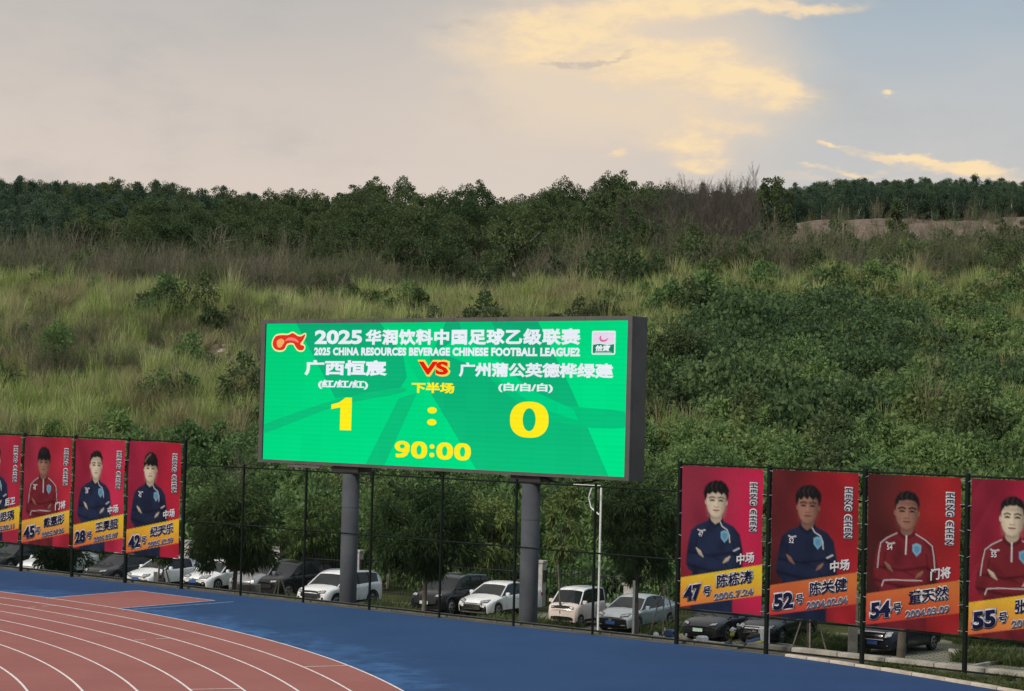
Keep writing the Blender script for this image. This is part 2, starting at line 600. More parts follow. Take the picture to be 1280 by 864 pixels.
for r0, r1, a in ((45.07, 46.23, 22.75), (41.40, 42.57, 17.9), (42.65, 43.0, 31.55), (43.35, 43.75, 31.7), (43.9, 44.2, 44.2), (44.5, 44.98, 44.3)):
    radial(r0, r1, a).build('lane_mark', M_line, lines)
for a, b in ((RR[0], RR[4]), (RR[4], RR[3]), (RR[3], RR[2])):
    V, F = strip(a, b, .07, .0085)
    m_ = MB(); m_.add(V, F); m_.build('run_off_line', M_paleblue, lines)
q1 = on_ground(152, 763); q2 = on_ground(292, 752.5)
V, F = strip(q1, q2, .05, .0075)
m_ = MB(); m_.add(V, F); m_.build('run_off_line', M_paleblue, lines)

# dirt between the kerb and the fence, bank down to the car park, car park
M_dirt = material('dirt', (.11, .092, .068, 1), (.06, .056, .036, 1), .9, 1.0, bump=.6, bscale=9)
M_conc = material('concrete', (.40, .375, .33, 1), (.26, .245, .21, 1), 2.2, .9, bump=.3, bscale=20)
M_conc2 = material('weathered_kerb', (.50, .44, .36, 1), (.33, .29, .24, 1), 1.8, .9, bump=.3, bscale=20)
m_ = MB()
V = []; F = []
for i, (s_, d_) in enumerate([(-60, -.26)] + [(6.6, -.26)] + KERB):
    V += [fp(s_, d_ + .04, -.02), fp(s_, 1.2, -.02)]
    if i: F.append((2 * i - 2, 2 * i, 2 * i + 1, 2 * i - 1))
m_.add(V, F)
V = [fp(-60, 1.2, -.02), fp(45, 1.2, -.02), fp(45, 6, ZL - .02), fp(-60, 6, ZL - .02)]
m_.add(V, [(0, 1, 2, 3)])
tag(m_.build('bank', M_dirt), kind='structure')

kb = empty('edge_kerb'); kb['kind'] = 'structure'
pl = [np.array(fp(*p)[:2]) for p in KERB[:-2]]
acc = 0.0
pts = []
for i in range(len(pl) - 1):
    L = np.linalg.norm(pl[i + 1] - pl[i]); nn = max(1, int(round(L / 1.0)))
    for k in range(nn):
        pts.append(pl[i] + (pl[i + 1] - pl[i]) * k / nn)
for i in range(len(pts) - 1):
    a, b = pts[i], pts[i + 1]
    L = np.linalg.norm(b - a)
    m_ = MB(); m_.bbox(.008, L - .008, .0, .20 + random.uniform(-.01, .01), -.2, .07 + random.uniform(-.008, .008), .012)
    o = m_.build('kerb_stone', M_conc2, kb)
    o.location = (a[0], a[1], 0)
    o.rotation_euler = (0, 0, math.atan2(b[1] - a[1], b[0] - a[0]) + random.uniform(-.01, .01))

M_darkconc = material('dark_concrete', (.07, .07, .065, 1), (.12, .115, .10, 1), 2, .95)
gk = empty('concrete_plinth'); gk['kind'] = 'structure'
s_ = -52.0
while s_ < 30:
    w_ = 1.5
    m_ = MB()
    hgt = .06 if s_ < 5 else .14
    m_.bbox(.01, w_ - .01, 0, .34, -.3, hgt, .015)
    o = m_.build('plinth_block', M_conc if s_ > 5 else M_darkconc, gk)
    o.location = fp(s_, .30 if s_ < 5 else .75, 0); o.rotation_euler = (0, 0, FANG)
    s_ += w_

def pave_material():
    m = bpy.data.materials.new('car_park_paving')
    m.use_nodes = True
    t = NT(m.node_tree); b = t.n['Principled BSDF']; b.inputs['Roughness'].default_value = .95
    tc = t.new('ShaderNodeTexCoord'); v = tc.outputs['Object']
    br = t.new('ShaderNodeTexBrick'); t.l.new(v, br.inputs['Vector'])
    br.inputs['Scale'].default_value = 1.0
    br.inputs['Brick Width'].default_value = .42; br.inputs['Row Height'].default_value = .30
    br.inputs['Mortar Size'].default_value = .035
    br.inputs['Color1'].default_value = (.20, .185, .15, 1); br.inputs['Color2'].default_value = (.27, .245, .20, 1)
    br.inputs['Mortar'].default_value = (.05, .07, .025, 1)
    c = t.mix(t.ramp(t.noise(v, .5, 6, .7), .45, .62), br.outputs[0], (.10, .10, .06, 1))
    t.l.new(c, b.inputs['Base Color'])
    return m
m_ = MB()
V = [fp(-75, 5.8, ZL), fp(60, 5.8, ZL), fp(60, 62, ZL), fp(-75, 62, ZL)]
# closed off far from view by the hillside; slightly above its flat foot
m_.add(V, [(0, 1, 2, 3)])
tag(m_.build('car_park', pave_material()), kind='structure')
lk = empty('parking_kerb'); lk['kind'] = 'structure'
for (p0, p1) in (((960, 806), (1010, 813)), ((985, 812), (1060, 808)), ((1185, 815), (1290, 826)), ((1205, 838), (1290, 822)), ((700, 788), (790, 798)), ((866, 803), (930, 811))):
    a = on_ground(*p0, z=ZL); b = on_ground(*p1, z=ZL)
    L = math.hypot(b[0] - a[0], b[1] - a[1]); n_ = max(1, int(L / 1.0))
    for k in range(n_):
        m_ = MB(); m_.bbox(.01, L / n_ - .01, 0, .14, 0, .13, .012)
        o = m_.build('kerb_stone', M_conc, lk)
        o.location = (a[0] + (b[0] - a[0]) * k / n_, a[1] + (b[1] - a[1]) * k / n_, ZL)
        o.rotation_euler = (0, 0, math.atan2(b[1] - a[1], b[0] - a[0]))


# ------------------------------------------------------------------ scoreboard
M_black = material('black_plastic', (.012, .012, .013, 1), rough=.55)
M_cab = material('grey_cabinet_paint', (.050, .049, .048, 1), (.066, .063, .062, 1), 1.2, .6)
M_col = material('column_paint', (.056, .062, .074, 1), (.074, .080, .092, 1), 1.5, .85, bump=.1, bscale=6, spec=.2)


def emis(name, c, strength=1.0, c2=None, axis=None):
    m = bpy.data.materials.new(name); m.use_nodes = True
    t = NT(m.node_tree); b = t.n['Principled BSDF']
    b.inputs['Base Color'].default_value = (.0, .0, .0, 1); b.inputs['Roughness'].default_value = .6; b.inputs['Specular IOR Level'].default_value = 0.0
    cc = c
    tc = t.new('ShaderNodeTexCoord')
    sp = t.new('ShaderNodeSeparateXYZ'); t.l.new(tc.outputs['Object'], sp.inputs[0])
    if c2 is not None:
        g = t.m('ADD', t.m('MULTIPLY', sp.outputs[0], axis[0]), t.m('ADD', t.m('MULTIPLY', sp.outputs[2], axis[1]), axis[2]))
        cc = t.mix(t.ramp(g, 0, 1, typ='LINEAR'), c, c2)
    # faint rows of the display
    row = t.m('SINE', t.m('MULTIPLY', sp.outputs[2], 2 * math.pi / .16))
    k = t.m('ADD', t.m('MULTIPLY', row, .022), strength)
    # modules of the display differ a little in brightness and their joints are slightly darker
    cell = t.new('ShaderNodeCombineXYZ')
    fx = t.m('DIVIDE', sp.outputs[0], .96); fz = t.m('DIVIDE', sp.outputs[2], .96)
    t.l.new(t.m('FLOOR', fx), cell.inputs[0]); t.l.new(t.m('FLOOR', fz), cell.inputs[1])
    wn = t.new('ShaderNodeTexWhiteNoise', noise_dimensions='2D'); t.l.new(cell.outputs[0], wn.inputs['Vector'])
    k = t.m('ADD', k, t.m('MULTIPLY', t.m('SUBTRACT', wn.outputs['Value'], .5), .05))
    joint = t.m('MAXIMUM', t.m('GREATER_THAN', t.m('FRACT', fx), .97), t.m('GREATER_THAN', t.m('FRACT', fz), .97))
    k = t.m('MULTIPLY', k, t.m('SUBTRACT', 1.0, t.m('MULTIPLY', joint, .035)))
    if isinstance(cc, tuple): b.inputs['Emission Color'].default_value = cc
    else: t.l.new(cc, b.inputs['Emission Color'])
    t.l.new(k, b.inputs['Emission Strength'])
    return m


CJK_TMP = []


def text_mesh(s, box=None, bold=0.0, ref=None, spacing=1.0, shear=0.0, thick=.02):
    """text as a flat mesh in x/z; box = (x0, z0, x1, z1) it is fitted to; bold grows the strokes outwards"""
    cu = bpy.data.curves.new('lettering', 'FONT')
    cu.body = s
    cu.size = 1.0
    cu.space_character = spacing
    cu.shear = shear
    cu.resolution_u = 3
    cu.bevel_depth = bold
    cu.bevel_resolution = 0
    ob = bpy.data.objects.new('lettering', cu)
    col.objects.link(ob)
    dg = bpy.context.evaluated_depsgraph_get()
    me = bpy.data.meshes.new_from_object(ob.evaluated_get(dg))
    bpy.data.objects.remove(ob)
    n = len(me.vertices)
    co = np.zeros(n * 3, dtype=np.float32)
    me.vertices.foreach_get('co', co)
    co = co.reshape(-1, 3)
    lo = co.min(0).copy(); hi = co.max(0).copy()
    if ref is not None:       # fitted as if the strokes were only `ref` bold
        lo[:2] += bold - ref; hi[:2] -= bold - ref
    out = np.zeros_like(co)
    if box is None:
        out[:, 0] = co[:, 0]; out[:, 2] = co[:, 1]
    else:
        out[:, 0] = box[0] + (co[:, 0] - lo[0]) / (hi[0] - lo[0]) * (box[2] - box[0])
        out[:, 2] = box[1] + (co[:, 1] - lo[1]) / (hi[1] - lo[1]) * (box[3] - box[1])
    zr = max(float(co[:, 2].max() - co[:, 2].min()), 1e-6); lo[2] = co[:, 2].min()
    out[:, 1] = -(co[:, 2] - lo[2]) / zr * thick * (1 if bold else 0)
    me.vertices.foreach_set('co', out.ravel())
    me.update()
    return me


def put_text(name, s, box, mat, parent, y=0.0, **k):
    me = text_mesh(s, box, **k)
    o = link(name, me, mat, parent)
    o.location = (0, y, 0)
    return o


def poly_obj(name, pts, mat, parent, y):
    pts = [(min(max(p[0], .002), 16.158), min(max(p[1], .002), 4.858)) for p in pts]
    m_ = MB(); m_.add([(p[0], 0, p[1]) for p in pts], [tuple(range(len(pts)))])
    o = m_.build(name, mat, parent); o.location = (0, y, 0)
    return o


def smooth_poly(pts, n=6):
    """closed Catmull-Rom through pts"""
    out = []
    N = len(pts)
    for i in range(N):
        p0, p1, p2, p3 = [np.array(pts[(i + k - 1) % N], float) for k in range(4)]
        for j in range(n):
            t = j / n
            out.append(tuple(.5 * ((2 * p1) + (-p0 + p2) * t + (2 * p0 - 5 * p1 + 4 * p2 - p3) * t * t + (-p0 + 3 * p1 - 3 * p2 + p3) * t ** 3)))
    return out


def scoreboard():
    W, H = 16.16, 4.86
    sb = empty('scoreboard', fp(-16.55, 2.0, 4.67), FANG)     # local x along the board, -y to the viewer, z up
    tag(sb, 'huge green lit football scoreboard in a dark grey cabinet reading 1 : 0 and 90:00', 'scoreboard')
    m_ = MB()
    # cabinet with a bezel: four bars and a back box
    x0, x1, z0, z1, D = -.20, W + .18, -.11, H + .14, .76
    m_.bbox(x0, x1, .05, D, z0 + .002, z1 - .002, .02)
    m_.box(x0, -.003, -.06, .05, z0, z1).box(W + .003, x1, -.06, .05, z0, z1)
    m_.box(-.003, W + .003, -.06, .05, z0, -.003).box(-.003, W + .003, -.06, .05, H + .003, z1)
    m_.build('cabinet', M_cab, sb)
    for k in range(1, 9):
        xx = x0 + (x1 - x0) * k / 9
        m_ = MB(); m_.box(xx - .010, xx + .010, -.063, -.058, H + .005, z1 - .003)
        m_.build('cabinet_joint', M_black, sb)
    scr = empty('screen', (0, 0, 0)); scr.parent = sb
    G1 = S(4, 206, 122); G2 = S(0, 228, 138); D1 = S(14, 170, 116); D2 = S(12, 192, 122)
    m_ = MB(); m_.box(0, W, 0, .04, 0, H)
    m_.build('display', emis('led_green', G1, 1.0, G2, (1 / 30, -1 / 8, .45)), scr)
    dk = emis('led_green_dark', D1, 1.0, D2, (0.0, -1 / 5, .95)); md = emis('led_green_mid', D2, 1.0)
    # the darker facets of the background print, each layer a few mm proud of the one below
    poly_obj('backdrop_shape', [(3.56, 2.23), (6.6, 2.62), (6.9, 3.0), (6.7, 3.75), (5.6, 4.855), (1.52, 4.855)][::-1], dk, scr, -.004)
    poly_obj('backdrop_shape', smooth_poly([(.02, 1.24), (3.64, 2.2), (6.5, 2.63), (6.6, 2.45), (3.65, 1.97), (.02, .92)], 4), md, scr, -.008)
    poly_obj('backdrop_shape', [(6.55, 2.28), (7.4, 2.5), (5.98, .005), (5.10, .005)], md, scr, -.012)
    poly_obj('backdrop_shape', [(8.0, 2.5), (7.9, 3.6), (8.6, 4.855), (12.55, 4.855), (13.97, 2.7), (15.52, .005), (10.1, .005)], dk, scr, -.016)
    poly_obj('backdrop_shape', [(5.9, 4.855), (7.6, 4.855), (8.0, 3.4), (7.7, 2.6), (7.05, 3.4)], emis('led_green_b', S(4, 205, 124)), scr, -.020)
    poly_obj('backdrop_shape', smooth_poly([(9.2, 4.85), (10.6, 4.85), (11.11, 3.57), (13.23, 2.29), (16.1, 2.02), (16.1, 1.52), (13.37, 1.66), (10.73, 2.9)], 4), emis('led_green_c', S(8, 192, 122)), scr, -.024)
    poly_obj('backdrop_shape', [(8.2, 3.9), (9.4, 4.4), (11.1, 2.9), (12.6, 2.1), (14.3, 1.7), (14.1, 2.05), (12.2, 2.7), (10.9, 3.6)], emis('led_green_d', S(2, 208, 130)), scr, -.028)
    Wt = emis('led_white', S(232, 238, 246), 1.0); Y = emis('led_yellow', S(255, 236, 30), 1.0); Rd = emis('led_red', S(228, 30, 14), 1.0)
    Or = emis('led_orange', S(255, 214, 90), 1.0); Lav = emis('led_lavender', S(214, 190, 226), 1.0)
    y = -.036
    put_text('lettering', '2025', (2.50, 4.12, 4.80, 4.62), Wt, scr, y, bold=.042)
    put_text('lettering', '华润饮料中国足球乙级联赛', (4.95, 4.09, 14.33, 4.63), Wt, scr, y, bold=.045, spacing=1.10)
    put_text('lettering', '2025 CHINA RESOURCES BEVERAGE CHINESE FOOTBALL LEAGUE2', (2.49, 3.73, 14.31, 4.01), Wt, scr, y, bold=.055, spacing=1.06)
    put_text('lettering', '广西恒宸', (2.03, 3.02, 6.02, 3.57), Wt, scr, y, bold=.042)
    put_text('lettering', '(红/红/红)', (2.73, 2.56, 5.14, 2.88), Wt, scr, y, bold=.042)
    put_text('lettering', 'VS', (7.40, 3.04, 8.89, 3.60), Or, scr, y, bold=.085)
    put_text('lettering', 'VS', (7.47, 3.10, 8.82, 3.54), Rd, scr, y - .03, bold=.045)
    put_text('lettering', '下半场', (7.17, 2.48, 9.08, 2.84), Y, scr, y, bold=.040)
    put_text('lettering', '广州蒲公英德桦绿建', (9.26, 3.04, 15.65, 3.52), Wt, scr, y, bold=.038)
    put_text('lettering', '(白/白/白)', (10.98, 2.56, 13.25, 2.87), Wt, scr, y, bold=.042)
    # large digits, built as shapes
    poly_obj('score_digit', [(3.40, 2.02), (3.40, 1.86), (3.84, 1.93), (3.84, 1.14), (4.38, 1.14), (4.38, 2.27), (4.08, 2.27), (3.78, 2.10)][::-1], Y, scr, y)

    def zero(cx, cz, rx, rz, ix, iz, nm='score_digit'):
        mm = MB(); V, F = [], []
        for k in range(40):
            a = 2 * math.pi * k / 40
            ca, sa = math.cos(a), math.sin(a)
            e_ = 1.18
            f_ = lambda q: math.copysign(abs(q) ** (1 / e_), q)
            V += [(cx + rx * f_(ca), 0, cz + rz * f_(sa)), (cx + ix * ca, 0, cz + iz * sa)]
            F.append((2 * k, (2 * k + 2) % 80, (2 * k + 3) % 80, 2 * k + 1))
        mm.add(V, F); o = mm.build(nm, Y, scr); o.location = (0, y, 0)

    def dot(cx, cz, rx, rz):
        poly_obj('score_colon', [(cx + rx * math.cos(2 * math.pi * k / 20), cz + rz * math.sin(2 * math.pi * k / 20)) for k in range(20)], Y, scr, y)
    zero(12.30, 1.69, .80, .58, .27, .37)
    dot(8.11, 1.91, .21, .105); dot(8.11, 1.51, .21, .105)
    zero(7.57, .565, .365, .285, .12, .165, 'clock_digit'); zero(8.72, .565, .365, .285, .12, .165, 'clock_digit'); zero(9.50, .565, .365, .285, .12, .165, 'clock_digit')
    mm = MB(); V, F = [], []
    for k in range(32):
        a = 2 * math.pi * k / 32; ca, sa = math.cos(a), math.sin(a)
        V += [(6.80 + .345 * ca, 0, .665 + .185 * sa), (6.80 + .12 * ca, 0, .665 + .075 * sa)]; F.append((2 * k, (2 * k + 2) % 64, (2 * k + 3) % 64, 2 * k + 1))
    mm.add(V, F); o = mm.build('clock_digit', Y, scr); o.location = (0, y, 0)
    poly_obj('clock_digit', [(7.145, .66), (7.13, .52), (7.04, .38), (6.88, .30), (6.62, .285), (6.52, .30), (6.52, .415), (6.66, .405), (6.80, .43), (6.90, .52), (6.92, .66)][::-1], Y, scr, y - .003)
    dot(8.15, .70, .11, .075); dot(8.15, .42, .11, .075)
    # league emblem: a red flame-like swoosh with a pale yellow edge
    fl = [(.42, 4.02), (.38, 4.20), (.52, 4.40), (.80, 4.45), (1.15, 4.45), (1.38, 4.52), (1.62, 4.42), (1.80, 4.40), (2.02, 4.47), (1.92, 4.28), (1.78, 4.12),
          (1.98, 4.05), (1.92, 3.92), (1.70, 3.92), (1.56, 4.02), (1.42, 4.16), (1.12, 4.14), (1.00, 3.98), (.85, 3.91), (.60, 3.92)]
    c = np.mean(fl, axis=0)
    m1 = smooth_poly(fl, 4)

    def grow(P_, d):
        out = []
        n_ = len(P_)
        for i in range(n_):
            a, b = np.array(P_[i - 1]), np.array(P_[(i + 1) % n_]); t = b - a; t /= max(np.linalg.norm(t), 1e-6)
            out.append(tuple(np.array(P_[i]) + np.array([-t[1], t[0]]) * d))
        return out
    poly_obj('emblem_edge', grow(m1, .055), emis('led_cream', S(240, 236, 160), 1.0), scr, y)
    poly_obj('emblem', m1, emis('led_emblem_red', S(224, 52, 36), 1.0), scr, y - .004)
    poly_obj('emblem_glow', smooth_poly([(.62, 4.06), (.60, 4.24), (.82, 4.32), (.98, 4.22), (.84, 4.04), (.72, 4.00)], 4), emis('led_emblem_gold', S(238, 170, 96), 1.0), scr, y - .008)
    poly_obj('emblem_glow', smooth_poly([(1.0, 4.24), (1.2, 4.36), (1.55, 4.32), (1.7, 4.18), (1.45, 4.24), (1.2, 4.26)], 4), emis('led_emblem_pink', S(248, 128, 112), 1.0), scr, y - .008)
    # sponsor badge
    bx0, bx1, bz0, bz1 = 14.76, 15.69, 3.79, 4.54

    def rrect(x0_, x1_, z0_, z1_, r):
        P_ = []
        for cx, cz, a0 in ((x1_ - r, z1_ - r, 0), (x0_ + r, z1_ - r, 90), (x0_ + r, z0_ + r, 180), (x1_ - r, z0_ + r, 270)):
            for k in range(5):
                a = R(a0 + k * 22.5); P_.append((cx + r * math.cos(a), cz + r * math.sin(a)))
        return P_
    poly_obj('badge', rrect(bx0, bx1, bz0, bz1, .06), emis('led_badge_white', S(216, 240, 232), 1.0), scr, y)
    poly_obj('badge_top', [(bx0 + .05, 4.13), (bx0 + .3, 4.16), (bx1 - .3, 4.12), (bx1 - .05, 4.15), (bx1 - .05, 4.49), (bx0 + .05, 4.49)], emis('led_badge_lilac', S(232, 214, 236)), scr, y - .004)
    poly_obj('badge_base', [(bx0 + .05, 3.84), (bx1 - .05, 3.84), (bx1 - .05, 4.12), (bx1 - .3, 4.09), (bx0 + .3, 4.13), (bx0 + .05, 4.10)], emis('led_badge_green', S(24, 132, 92)), scr, y - .004)
    sw = [(15.06, 4.30), (15.10, 4.22), (15.20, 4.19), (15.34, 4.22), (15.42, 4.32), (15.33, 4.27), (15.22, 4.25), (15.13, 4.29), (15.14, 4.38), (15.08, 4.36)]
    poly_obj('badge_swirl', smooth_poly(sw, 3), emis('led_badge_pink', S(214, 112, 150)), scr, y - .008)
    put_text('badge_lettering', '怡寶', (bx0 + .16, 3.90, bx1 - .18, 4.09), Wt, scr, y - .010, bold=.05, shear=.2)
    poly_obj('badge_line', [(bx0 + .14, 3.86), (bx1 - .14, 3.86), (bx1 - .14, 3.875), (bx0 + .14, 3.875)], Wt, scr, y - .008)
    # the two columns
    for sx in (-12.54, -4.46):
        m_ = MB()
        xl = sx + 16.55
        m_.lathe([(.30, -4.67 + ZL), (.30, -.32)], 28, 'z', (xl, .42, 0))
        o = m_.build('column', M_col, sb, smooth=False)
        for p in o.data.polygons: p.use_smooth = len(p.vertices) == 4
        m_ = MB(); m_.box(xl - .62, xl + .62, .1, .76, -.31, -.112)
        m_.build('column_head', M_black, sb)
        for k in range(1, 6):
            z = -.6 - k * .95
            m_ = MB(); m_.lathe([(.302, z), (.305, z + .012), (.302, z + .024)], 28, 'z', (xl, .42, 0))
            m_.build('weld_seam', M_col, sb)
        m_ = MB(); m_.bbox(xl - .7, xl + .7, -.28, 1.12, ZL - 4.67 - .001, ZL - 4.62, .02)
        m_.build('base_plate', M_col, sb)
    # cable hanging at the underside and the support rail
    M_white = material('white_paint', (.70, .70, .68, 1), rough=.5)
    m_ = MB(); m_.box(1.0, 2.6, .25, .40, -.24, -.14)
    m_.build('cable_tray', M_white, sb)
    m_ = MB(); m_.tube([(12.7, .3, -.115), (13.0, .25, -.25), (13.6, .22, -.32), (14.6, .25, -.22), (15.0, .3, -.115)], .035, 6)
    m_.build('cable', M_black, sb)
    return M_white


M_white = scoreboard()

# white post with an arm behind the fence
t_ = empty('white_post', fp(-.16, .55, 0), FANG)
tag(t_, 'thin white pole with a short arm and hose behind the fence right of the scoreboard', 'pole')
m_ = MB(); m_.tube([(-.05, 0, 0), (-.05, 0, 4.42)], .032, 10); m_.build('pole', M_white, t_)
m_ = MB(); m_.box(-1.1, -.083, -.03, .03, 4.38, 4.44); m_.build('arm', M_white, t_)
m_ = MB(); m_.tube([(-.42, 0, 4.34), (-.52, 0, 4.05), (-.42, 0, 3.75), (-.22, 0, 3.62), (-.1, 0, 3.55)], .022, 6); m_.build('hose', M_white, t_)

# ------------------------------------------------------------------ fence
M_fence = material('dark_green_fence_paint', (.003, .006, .005, 1), (.005, .009, .007, 1), 3, .7, spec=.15)
M_wire = material('dark_green_wire', (.012, .024, .018, 1), rough=.5)
SP = 3.075
fence = empty('boundary_fence', fp(0, 0, 0), FANG)
tag(fence, 'tall dark green mesh fence with steel posts running along the blue apron', 'fence')


def mesh_panel(z1):
    mm = MB(); W_, p_ = SP - .08, .11
    r = .0010
    n = int((W_ + z1) / p_) + 1
    for sgn in (1, -1):
        for k in range(n):
            c_ = k * p_
            xa, za = (c_ - z1, z1) if c_ > z1 else (0, c_)
            xb, zb = (c_, 0) if c_ < W_ else (W_, c_ - W_)
            if xa >= xb: continue
            if sgn < 0: xa, xb = W_ - xa, W_ - xb
            yo = .003 * sgn
            mm.add([(xa - r, yo, za - r), (xa + r, yo - r, za + r), (xa + r, yo + r, za + r), (xb - r, yo, zb - r), (xb + r, yo - r, zb + r), (xb + r, yo + r, zb + r)],
                   [(0, 1, 4, 3), (1, 2, 5, 4), (2, 0, 3, 5)])
    return mm


panel_me = None
for k in range(-15, 8):
    tall = k <= -6 or k >= 1
    x = k * SP
    m_ = MB(); m_.tube([(0, 0, -.1), (0, 0, 5.27 if tall else 4.50)], .07 if tall else .042, 10)
    m_.lathe([(.06, 0), (.05, .03)], 10, 'z', (0, 0, 5.27 if tall else 4.50))
    o = m_.build('post', M_fence, fence); o.location = (x, 0, 0)
    if k < 7:
        banner_bay = k <= -7 or k >= 1
        zt = 5.22 if banner_bay else 4.42
        for z in ([.10, 2.42, zt] if not banner_bay else [.10, 1.0, 4.42, zt]):
            m_ = MB(); m_.tube([(.058, 0, z), (SP - .058, 0, z)], .026, 8)
            o = m_.build('rail', M_fence, fence); o.location = (x, 0, 0)
        if panel_me is None:
            o = mesh_panel(4.28).build('wire_mesh', M_wire, fence); panel_me = o.data
        else:
            o = link('wire_mesh', panel_me, None, fence)
        o.location = (x + .04, 0, .12)

# ------------------------------------------------------------------ player banners
NAVY = np.array(S(38, 50, 82)[:3]); NAVY_D = np.array(S(20, 24, 44)[:3]); RED_J = np.array(S(126, 40, 50)[:3]); RED_D = np.array(S(70, 22, 32)[:3])
PALE = np.array(S(232, 216, 192)[:3]); TAN = np.array(S(168, 124, 108)[:3])


def sstep(a, b, x):
    t = np.clip((x - a) / (b - a), 0, 1)
    return t * t * (3 - 2 * t)


def paint_banner(W, H, nu, nv, cfg):
    """flat print of the banner: colour at each grid point. x in m from the left, y in m from the top"""
    r_ = np.random.default_rng(cfg['seed'])
    u = np.linspace(0, 1, nu); v = np.linspace(0, 1, nv)
    U, Vv = np.meshgrid(u, v)
    x = U * W; y = Vv * H
    a = np.array(S(*cfg['bg'][0])[:3]); b = np.array(S(*cfg['bg'][1])[:3]); d = np.array(S(*cfg['bg'][2])[:3])
    wob = sum(np.sin(x * r_.uniform(1, 4) + y * r_.uniform(.5, 3) + r_.uniform(0, 6)) for _ in range(5)) / 5
    t = sstep(.1, .95, U + .15 * wob - .12 * Vv)[..., None]
    C = a * (1 - t) + b * t
    t2 = (sstep(.25, .9, Vv + .2 * wob) * (1 - sstep(.0, .7, U)) * .8)[..., None]
    C = C * (1 - t2) + d * t2
    smoke = sum(np.sin(x * r_.uniform(.8, 3.5) + y * r_.uniform(-3.5, 3.5) + r_.uniform(0, 6) + 1.4 * np.sin(x * r_.uniform(1, 3) - y * r_.uniform(1, 2.5))) for _ in range(7)) / 7
    C = C * (1 + .32 * smoke)[..., None]

    seed0 = float(cfg['seed'])

    def lay(mask, c):
        nonlocal C
        m = np.clip(mask, 0, 1)[..., None]
        C = C * (1 - m) + c * m

    def ell(cx, cy, rx, ry, soft=.06):
        q = np.sqrt(((x - cx) / rx) ** 2 + ((y - cy) / ry) ** 2)
        return 1 - sstep(1 - soft, 1 + soft, q)

    def halfplane(px, py, nx, ny, s=.02):
        L = math.hypot(nx, ny)
        return sstep(-s, s, ((x - px) * nx + (y - py) * ny) / L)

    def polyy(P, s=.018):
        """soft polygon via signed distance"""
        dmin = np.full(x.shape, 1e9); inside = np.zeros(x.shape, bool)
        n = len(P)
        for i in range(n):
            (ax, ay), (bx, by) = P[i], P[(i + 1) % n]
            ex, ey = bx - ax, by - ay
            tt = np.clip(((x - ax) * ex + (y - ay) * ey) / (ex * ex + ey * ey + 1e-9), 0, 1)
            dmin = np.minimum(dmin, np.hypot(x - ax - ex * tt, y - ay - ey * tt))
            if abs(ey) > 1e-9:
                cr = ((ay > y) != (by > y)) & (x < ex * (y - ay) / ey + ax)
                inside ^= cr
        return sstep(-s, s, np.where(inside, dmin, -dmin))

    def line(P, w, s=.012):
        dmin = np.full(x.shape, 1e9)
        for (ax, ay), (bx, by) in zip(P[:-1], P[1:]):
            ex, ey = bx - ax, by - ay
            tt = np.clip(((x - ax) * ex + (y - ay) * ey) / (ex * ex + ey * ey + 1e-9), 0, 1)
            dmin = np.minimum(dmin, np.hypot(x - ax - ex * tt, y - ay - ey * tt))
        return 1 - sstep(w - s, w + s, dmin)

    cx, top, k = cfg['cx'] * W, cfg['top'] * H, cfg['k']
    kx = cfg['kx']
    x = cx + (x - cx) * k / kx          # the figure is drawn k tall and kx wide
    X = lambda q: cx + q * k
    Yy = lambda q: top + q * k
    P = lambda L: [(X(px), Yy(py)) for px, py in L]
    J, JD = (NAVY, NAVY_D) if cfg['kit'] == 'navy' else (RED_J, RED_D)
    if cfg.get('dim'): J = J * .8
    # torso and arms
    body = P([(-.16, 1.20), (-.30, 1.28), (-.62, 1.42), (-.86, 1.62), (-.95, 1.95), (-1.02, 2.40), (-1.05, 2.72), (-.96, 2.95), (-.82, 3.0), (-.86, 4.8), (.66, 4.8), (.66, 3.0), (.93, 2.85), (1.0, 2.55), (.97, 2.2),
              (.86, 1.68), (.64, 1.42), (.30, 1.27), (.16, 1.19)])
    bm = polyy(body, .03)
    fold = sum(np.sin(x * r_.uniform(3, 12) + y * r_.uniform(-9, 9) + r_.uniform(0, 6) + 1.2 * np.sin(x * 3 - y * 4 + r_.uniform(0, 6))) for _ in range(8)) / 8
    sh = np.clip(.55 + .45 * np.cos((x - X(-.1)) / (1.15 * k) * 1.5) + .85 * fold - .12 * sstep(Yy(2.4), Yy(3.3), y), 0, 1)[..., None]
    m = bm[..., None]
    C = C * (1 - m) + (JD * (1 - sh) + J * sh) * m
    # gap between arm and torso
    lay(line(P([(-.66, 1.9), (-.70, 2.35)]), .02 * k, .03) * .6, JD * .5)
    lay(line(P([(.64, 1.9), (.68, 2.35)]), .02 * k, .03) * .6, JD * .5)
    # crossed forearms: dark creases above and under
    lay(line(P([(-.95, 2.36), (-.2, 2.44), (.62, 2.28), (.92, 2.44)]), .03 * k, .05) * .75, JD * .45)
    lay(line(P([(-.98, 2.78), (-.2, 2.92), (.5, 2.90), (.96, 2.72)]), .03 * k, .06) * .8, JD * .4)
    lay(line(P([(-.6, 2.62), (0, 2.64), (.6, 2.58)]), .10 * k, .12) * .35, J * 1.25)
    lay(line(P([(-.05, 2.44), (.30, 2.60), (.5, 2.80)]), .015 * k, .03) * .6, JD * .4)
    skin = PALE if cfg['skin'] == 'pale' else TAN
    # hands: a row of four finger strokes each, mostly tucked under the arms
    for hx, hy, sx, n_ in ((-.60, 2.30, 1, 4), (.46, 2.50, -1, 3)):
        for q in range(n_):
            lay(line(P([(hx + sx * (-.07 + .03 * q), hy - .08 + .055 * q), (hx + sx * (.07 + .035 * q), hy + .01 + .055 * q)]), .026 * k, .014) * .9, skin * (.88 - .08 * q))
